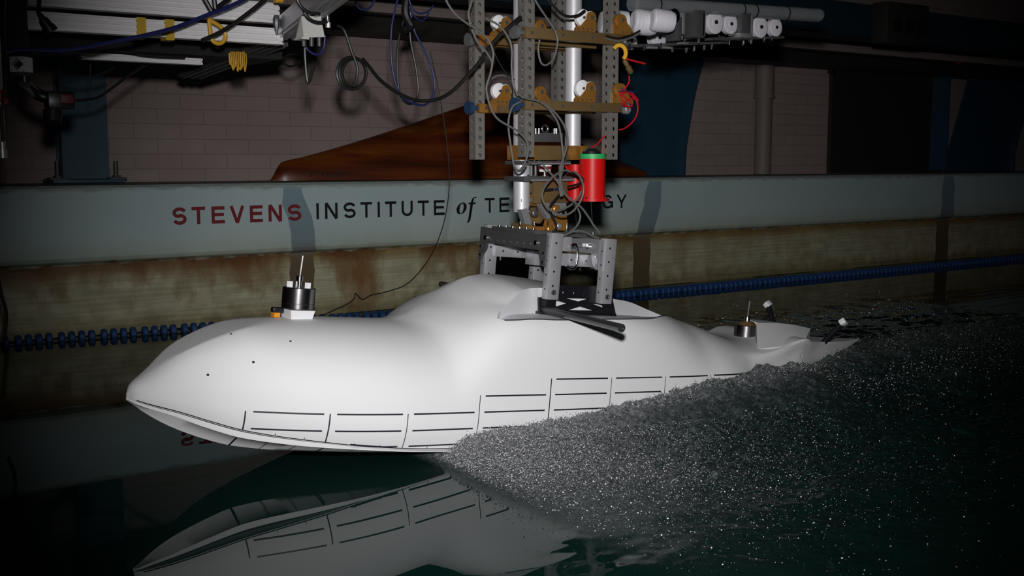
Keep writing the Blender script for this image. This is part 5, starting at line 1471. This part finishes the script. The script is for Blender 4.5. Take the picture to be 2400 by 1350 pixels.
cable('black cable hook hanging under the white junction box', [(2150, 265), (2143, 350), (2148, 450), (2155, 530), (2165, 578), (2180, 560), (2192, 510), (2205, 455)], 2.95, .0045, 'cable_black', **C1)
cable('blue wire loop under the white junction box', [(2130, 270), (2160, 345), (2210, 380), (2250, 378), (2278, 330), (2285, 250)], 2.95, .0032, 'cable_blue', **C1)
cable('black strap arched over the face of the white junction box', [(2130, 60), (2160, 120), (2210, 152), (2260, 158), (2300, 150)], 2.84, .0048, 'cable_black', **C1)
cable('black lead looping down from above the junction box', [(2085, -20), (2100, 20), (2130, 60), (2180, 90), (2250, 95)], 2.82, .005, 'cable_black', **C1)
cable('black hose hanging at the left edge above the water', [(-6, 640), (4, 690), (14, 730), (13, 765), (4, 800)], 3.8, .006, 'cable_black', 'hose', 'hose')
cable('black vertical cable at the left edge by the rod', [(10, -20), (8, 60), (12, 180), (4, 260), (8, 330)], 2.75, .004, 'cable_black')
c = at(960, 40, 3.3); mb = MB(); mb.tube([at(955, -20, 3.3), at(950, 30, 3.3), at(962, 62, 3.3), at(940, 72, 3.3)], .014, n=8); tag(mb.build('cable_bundle', M['cable_black'], origin=c), 'thick dark cable bundle hanging at top centre', 'cable')

# dark equipment hardly visible at top right
c = at(2110, 58, 4.43)
eq = thing('control_panel', 'dark control panel with round dials high at right', 'panel', c)
mb = MB(); mb.box(c, (.42, .12, .25), bev=.006); mb.build('case', M['rail'], eq)
for dx in (-.12, 0, .12):
    mb = MB(); mb.cyl((c.x + dx, c.y - .06, c.z - .02), (c.x + dx, c.y - .08, c.z - .02), .042, n=24); mb.build('dial', M['black'], eq)
c = at(2246, 148, 5.38); mb = MB(); mb.cyl((c.x, c.y - .02, c.z), (c.x, c.y + .01, c.z), .012, n=12); tag(mb.build('indicator_cap', M['wire_red'], origin=c), 'tiny red cap glinting in the dark at far right', 'cap')

# ------------------------------------------------------------------ spray: thrown drops, uncountable
rng = np.random.default_rng(5)
ico = bmesh.new(); bmesh.ops.create_icosphere(ico, subdivisions=1, radius=1.0)
ico.verts.ensure_lookup_table()
IV = np.array([v.co[:] for v in ico.verts]); IF = np.array([[v.index for v in f.verts] for f in ico.faces]); ico.free()
def surf(X, Y):
    i = np.clip(np.searchsorted(XS, X), 0, len(XS) - 1); j = np.clip(np.searchsorted(YS, Y), 0, len(YS) - 1)
    return HV[i, j]
XS = np.array(xs); YS = np.array(ys); HV = vv[:, 2].reshape(nx, ny)
P = []
# along the climbing roller and the sideways whisker sheet
n1 = 16000
s_ = rng.gamma(1.4, .35, n1); d_ = np.abs(rng.normal(0, .22, n1)) * (1 + .5 * rng.random(n1))
X = 1.43 + s_ - .05 * d_; side = np.array([hull_side(x) for x in X]); Y = YC - side - d_ + .01
Z = surf(X, Y) + np.abs(rng.normal(0, 1, n1)) * (.003 + .022 * np.exp(-((s_ - .3) / .5) ** 2) * (1 - np.exp(-d_ / .15)))
P.append((X, Y, Z, .0005 + .0008 * rng.random(n1) ** 2.5 + .0007 * (rng.random(n1) > .97)) * (1 - .15 * np.clip(s_, 0, 1)))
# dense fine mist at the root of the sheet
n2 = 15000
d_ = np.abs(rng.normal(0, .16, n2)); s_ = np.abs(rng.normal(0, .17, n2)) + .02 * d_
X = 1.445 + s_ - .10 * d_; Y = YC - .28 - d_ + .01
Z = surf(X, Y) + np.abs(rng.normal(0, 1, n2)) * (.005 + .05 * np.clip(d_, 0, .5))
P.append((X, Y, Z, .0005 + .0008 * rng.random(n2) ** 2))
# drops flung out towards the viewer, sparse
n3 = 1500
X = 1.40 + np.abs(rng.normal(0, .55, n3)); d_ = .25 + np.abs(rng.normal(0, .40, n3)); Y = YC - .28 - d_
Z = surf(X, Y) + np.abs(rng.normal(0, .05, n3)) + .004
P.append((X, Y, Z, .0006 + .0012 * rng.random(n3) ** 3))
# crest of the roller against the hull
n4 = 3500
s_ = rng.random(n4) * 1.7; X = 1.5 + s_; side = np.array([hull_side(x) for x in X]); Y = YC - side - np.abs(rng.normal(0, .035, n4)) - .004
Z = surf(X, Y) + np.abs(rng.normal(0, .004, n4))
P.append((X, Y, Z, .0006 + .0009 * rng.random(n4) ** 2))
# spray beyond the hull and over the stern wake
n5 = 1500
X = 2.5 + rng.random(n5) * 2.2; Y = 3.0 + np.abs(rng.normal(0, .22, n5)); Z = .01 + np.abs(rng.normal(0, .05, n5))
P.append((X, Y, Z, .0008 + .0022 * rng.random(n5) ** 3))
n6 = 3200
X = 2.8 + np.abs(rng.normal(0, 1.0, n6)); Y = 2.32 + .1 * (X - 2.8) + rng.normal(0, .16, n6); Z = surf(X, Y) + np.abs(rng.normal(0, .02, n6))
P.append((X, Y, Z, .0006 + .0016 * rng.random(n6) ** 3))
P = [np.concatenate(c_) for c_ in zip(*P)]
ok = (P[1] > .9); P = [c_[ok] for c_ in P]
nd = len(P[0])
ctr = np.stack(P[:3], -1)
st = 1 + .6 * rng.random((nd, 1, 1)) * np.array([1, .4, .2])
V = (IV[None] * P[3][:, None, None] * st + ctr[:, None]).reshape(-1, 3)
Fa = (IF[None] + (np.arange(nd) * len(IV))[:, None, None]).reshape(-1, 3)
me = bpy.data.meshes.new('water_spray')
me.vertices.add(len(V)); me.vertices.foreach_set('co', V.ravel())
me.loops.add(Fa.size); me.loops.foreach_set('vertex_index', Fa.ravel().astype(np.int32))
me.polygons.add(len(Fa)); me.polygons.foreach_set('loop_start', np.arange(0, Fa.size, 3)); me.polygons.foreach_set('loop_total', np.full(len(Fa), 3))
me.materials.append(M['drop_dark']); me.materials.append(M['drop'])
bright = (rng.random(nd) > .75).astype(np.int32)
me.polygons.foreach_set('material_index', np.repeat(bright, len(IF)))
me.polygons.foreach_set('use_smooth', np.ones(len(Fa), bool))
me.update(); me.validate()
o = bpy.data.objects.new('water_spray', me); COL.objects.link(o)
tag(o, 'cloud of water drops thrown up along the hull side', 'spray', kind='stuff')
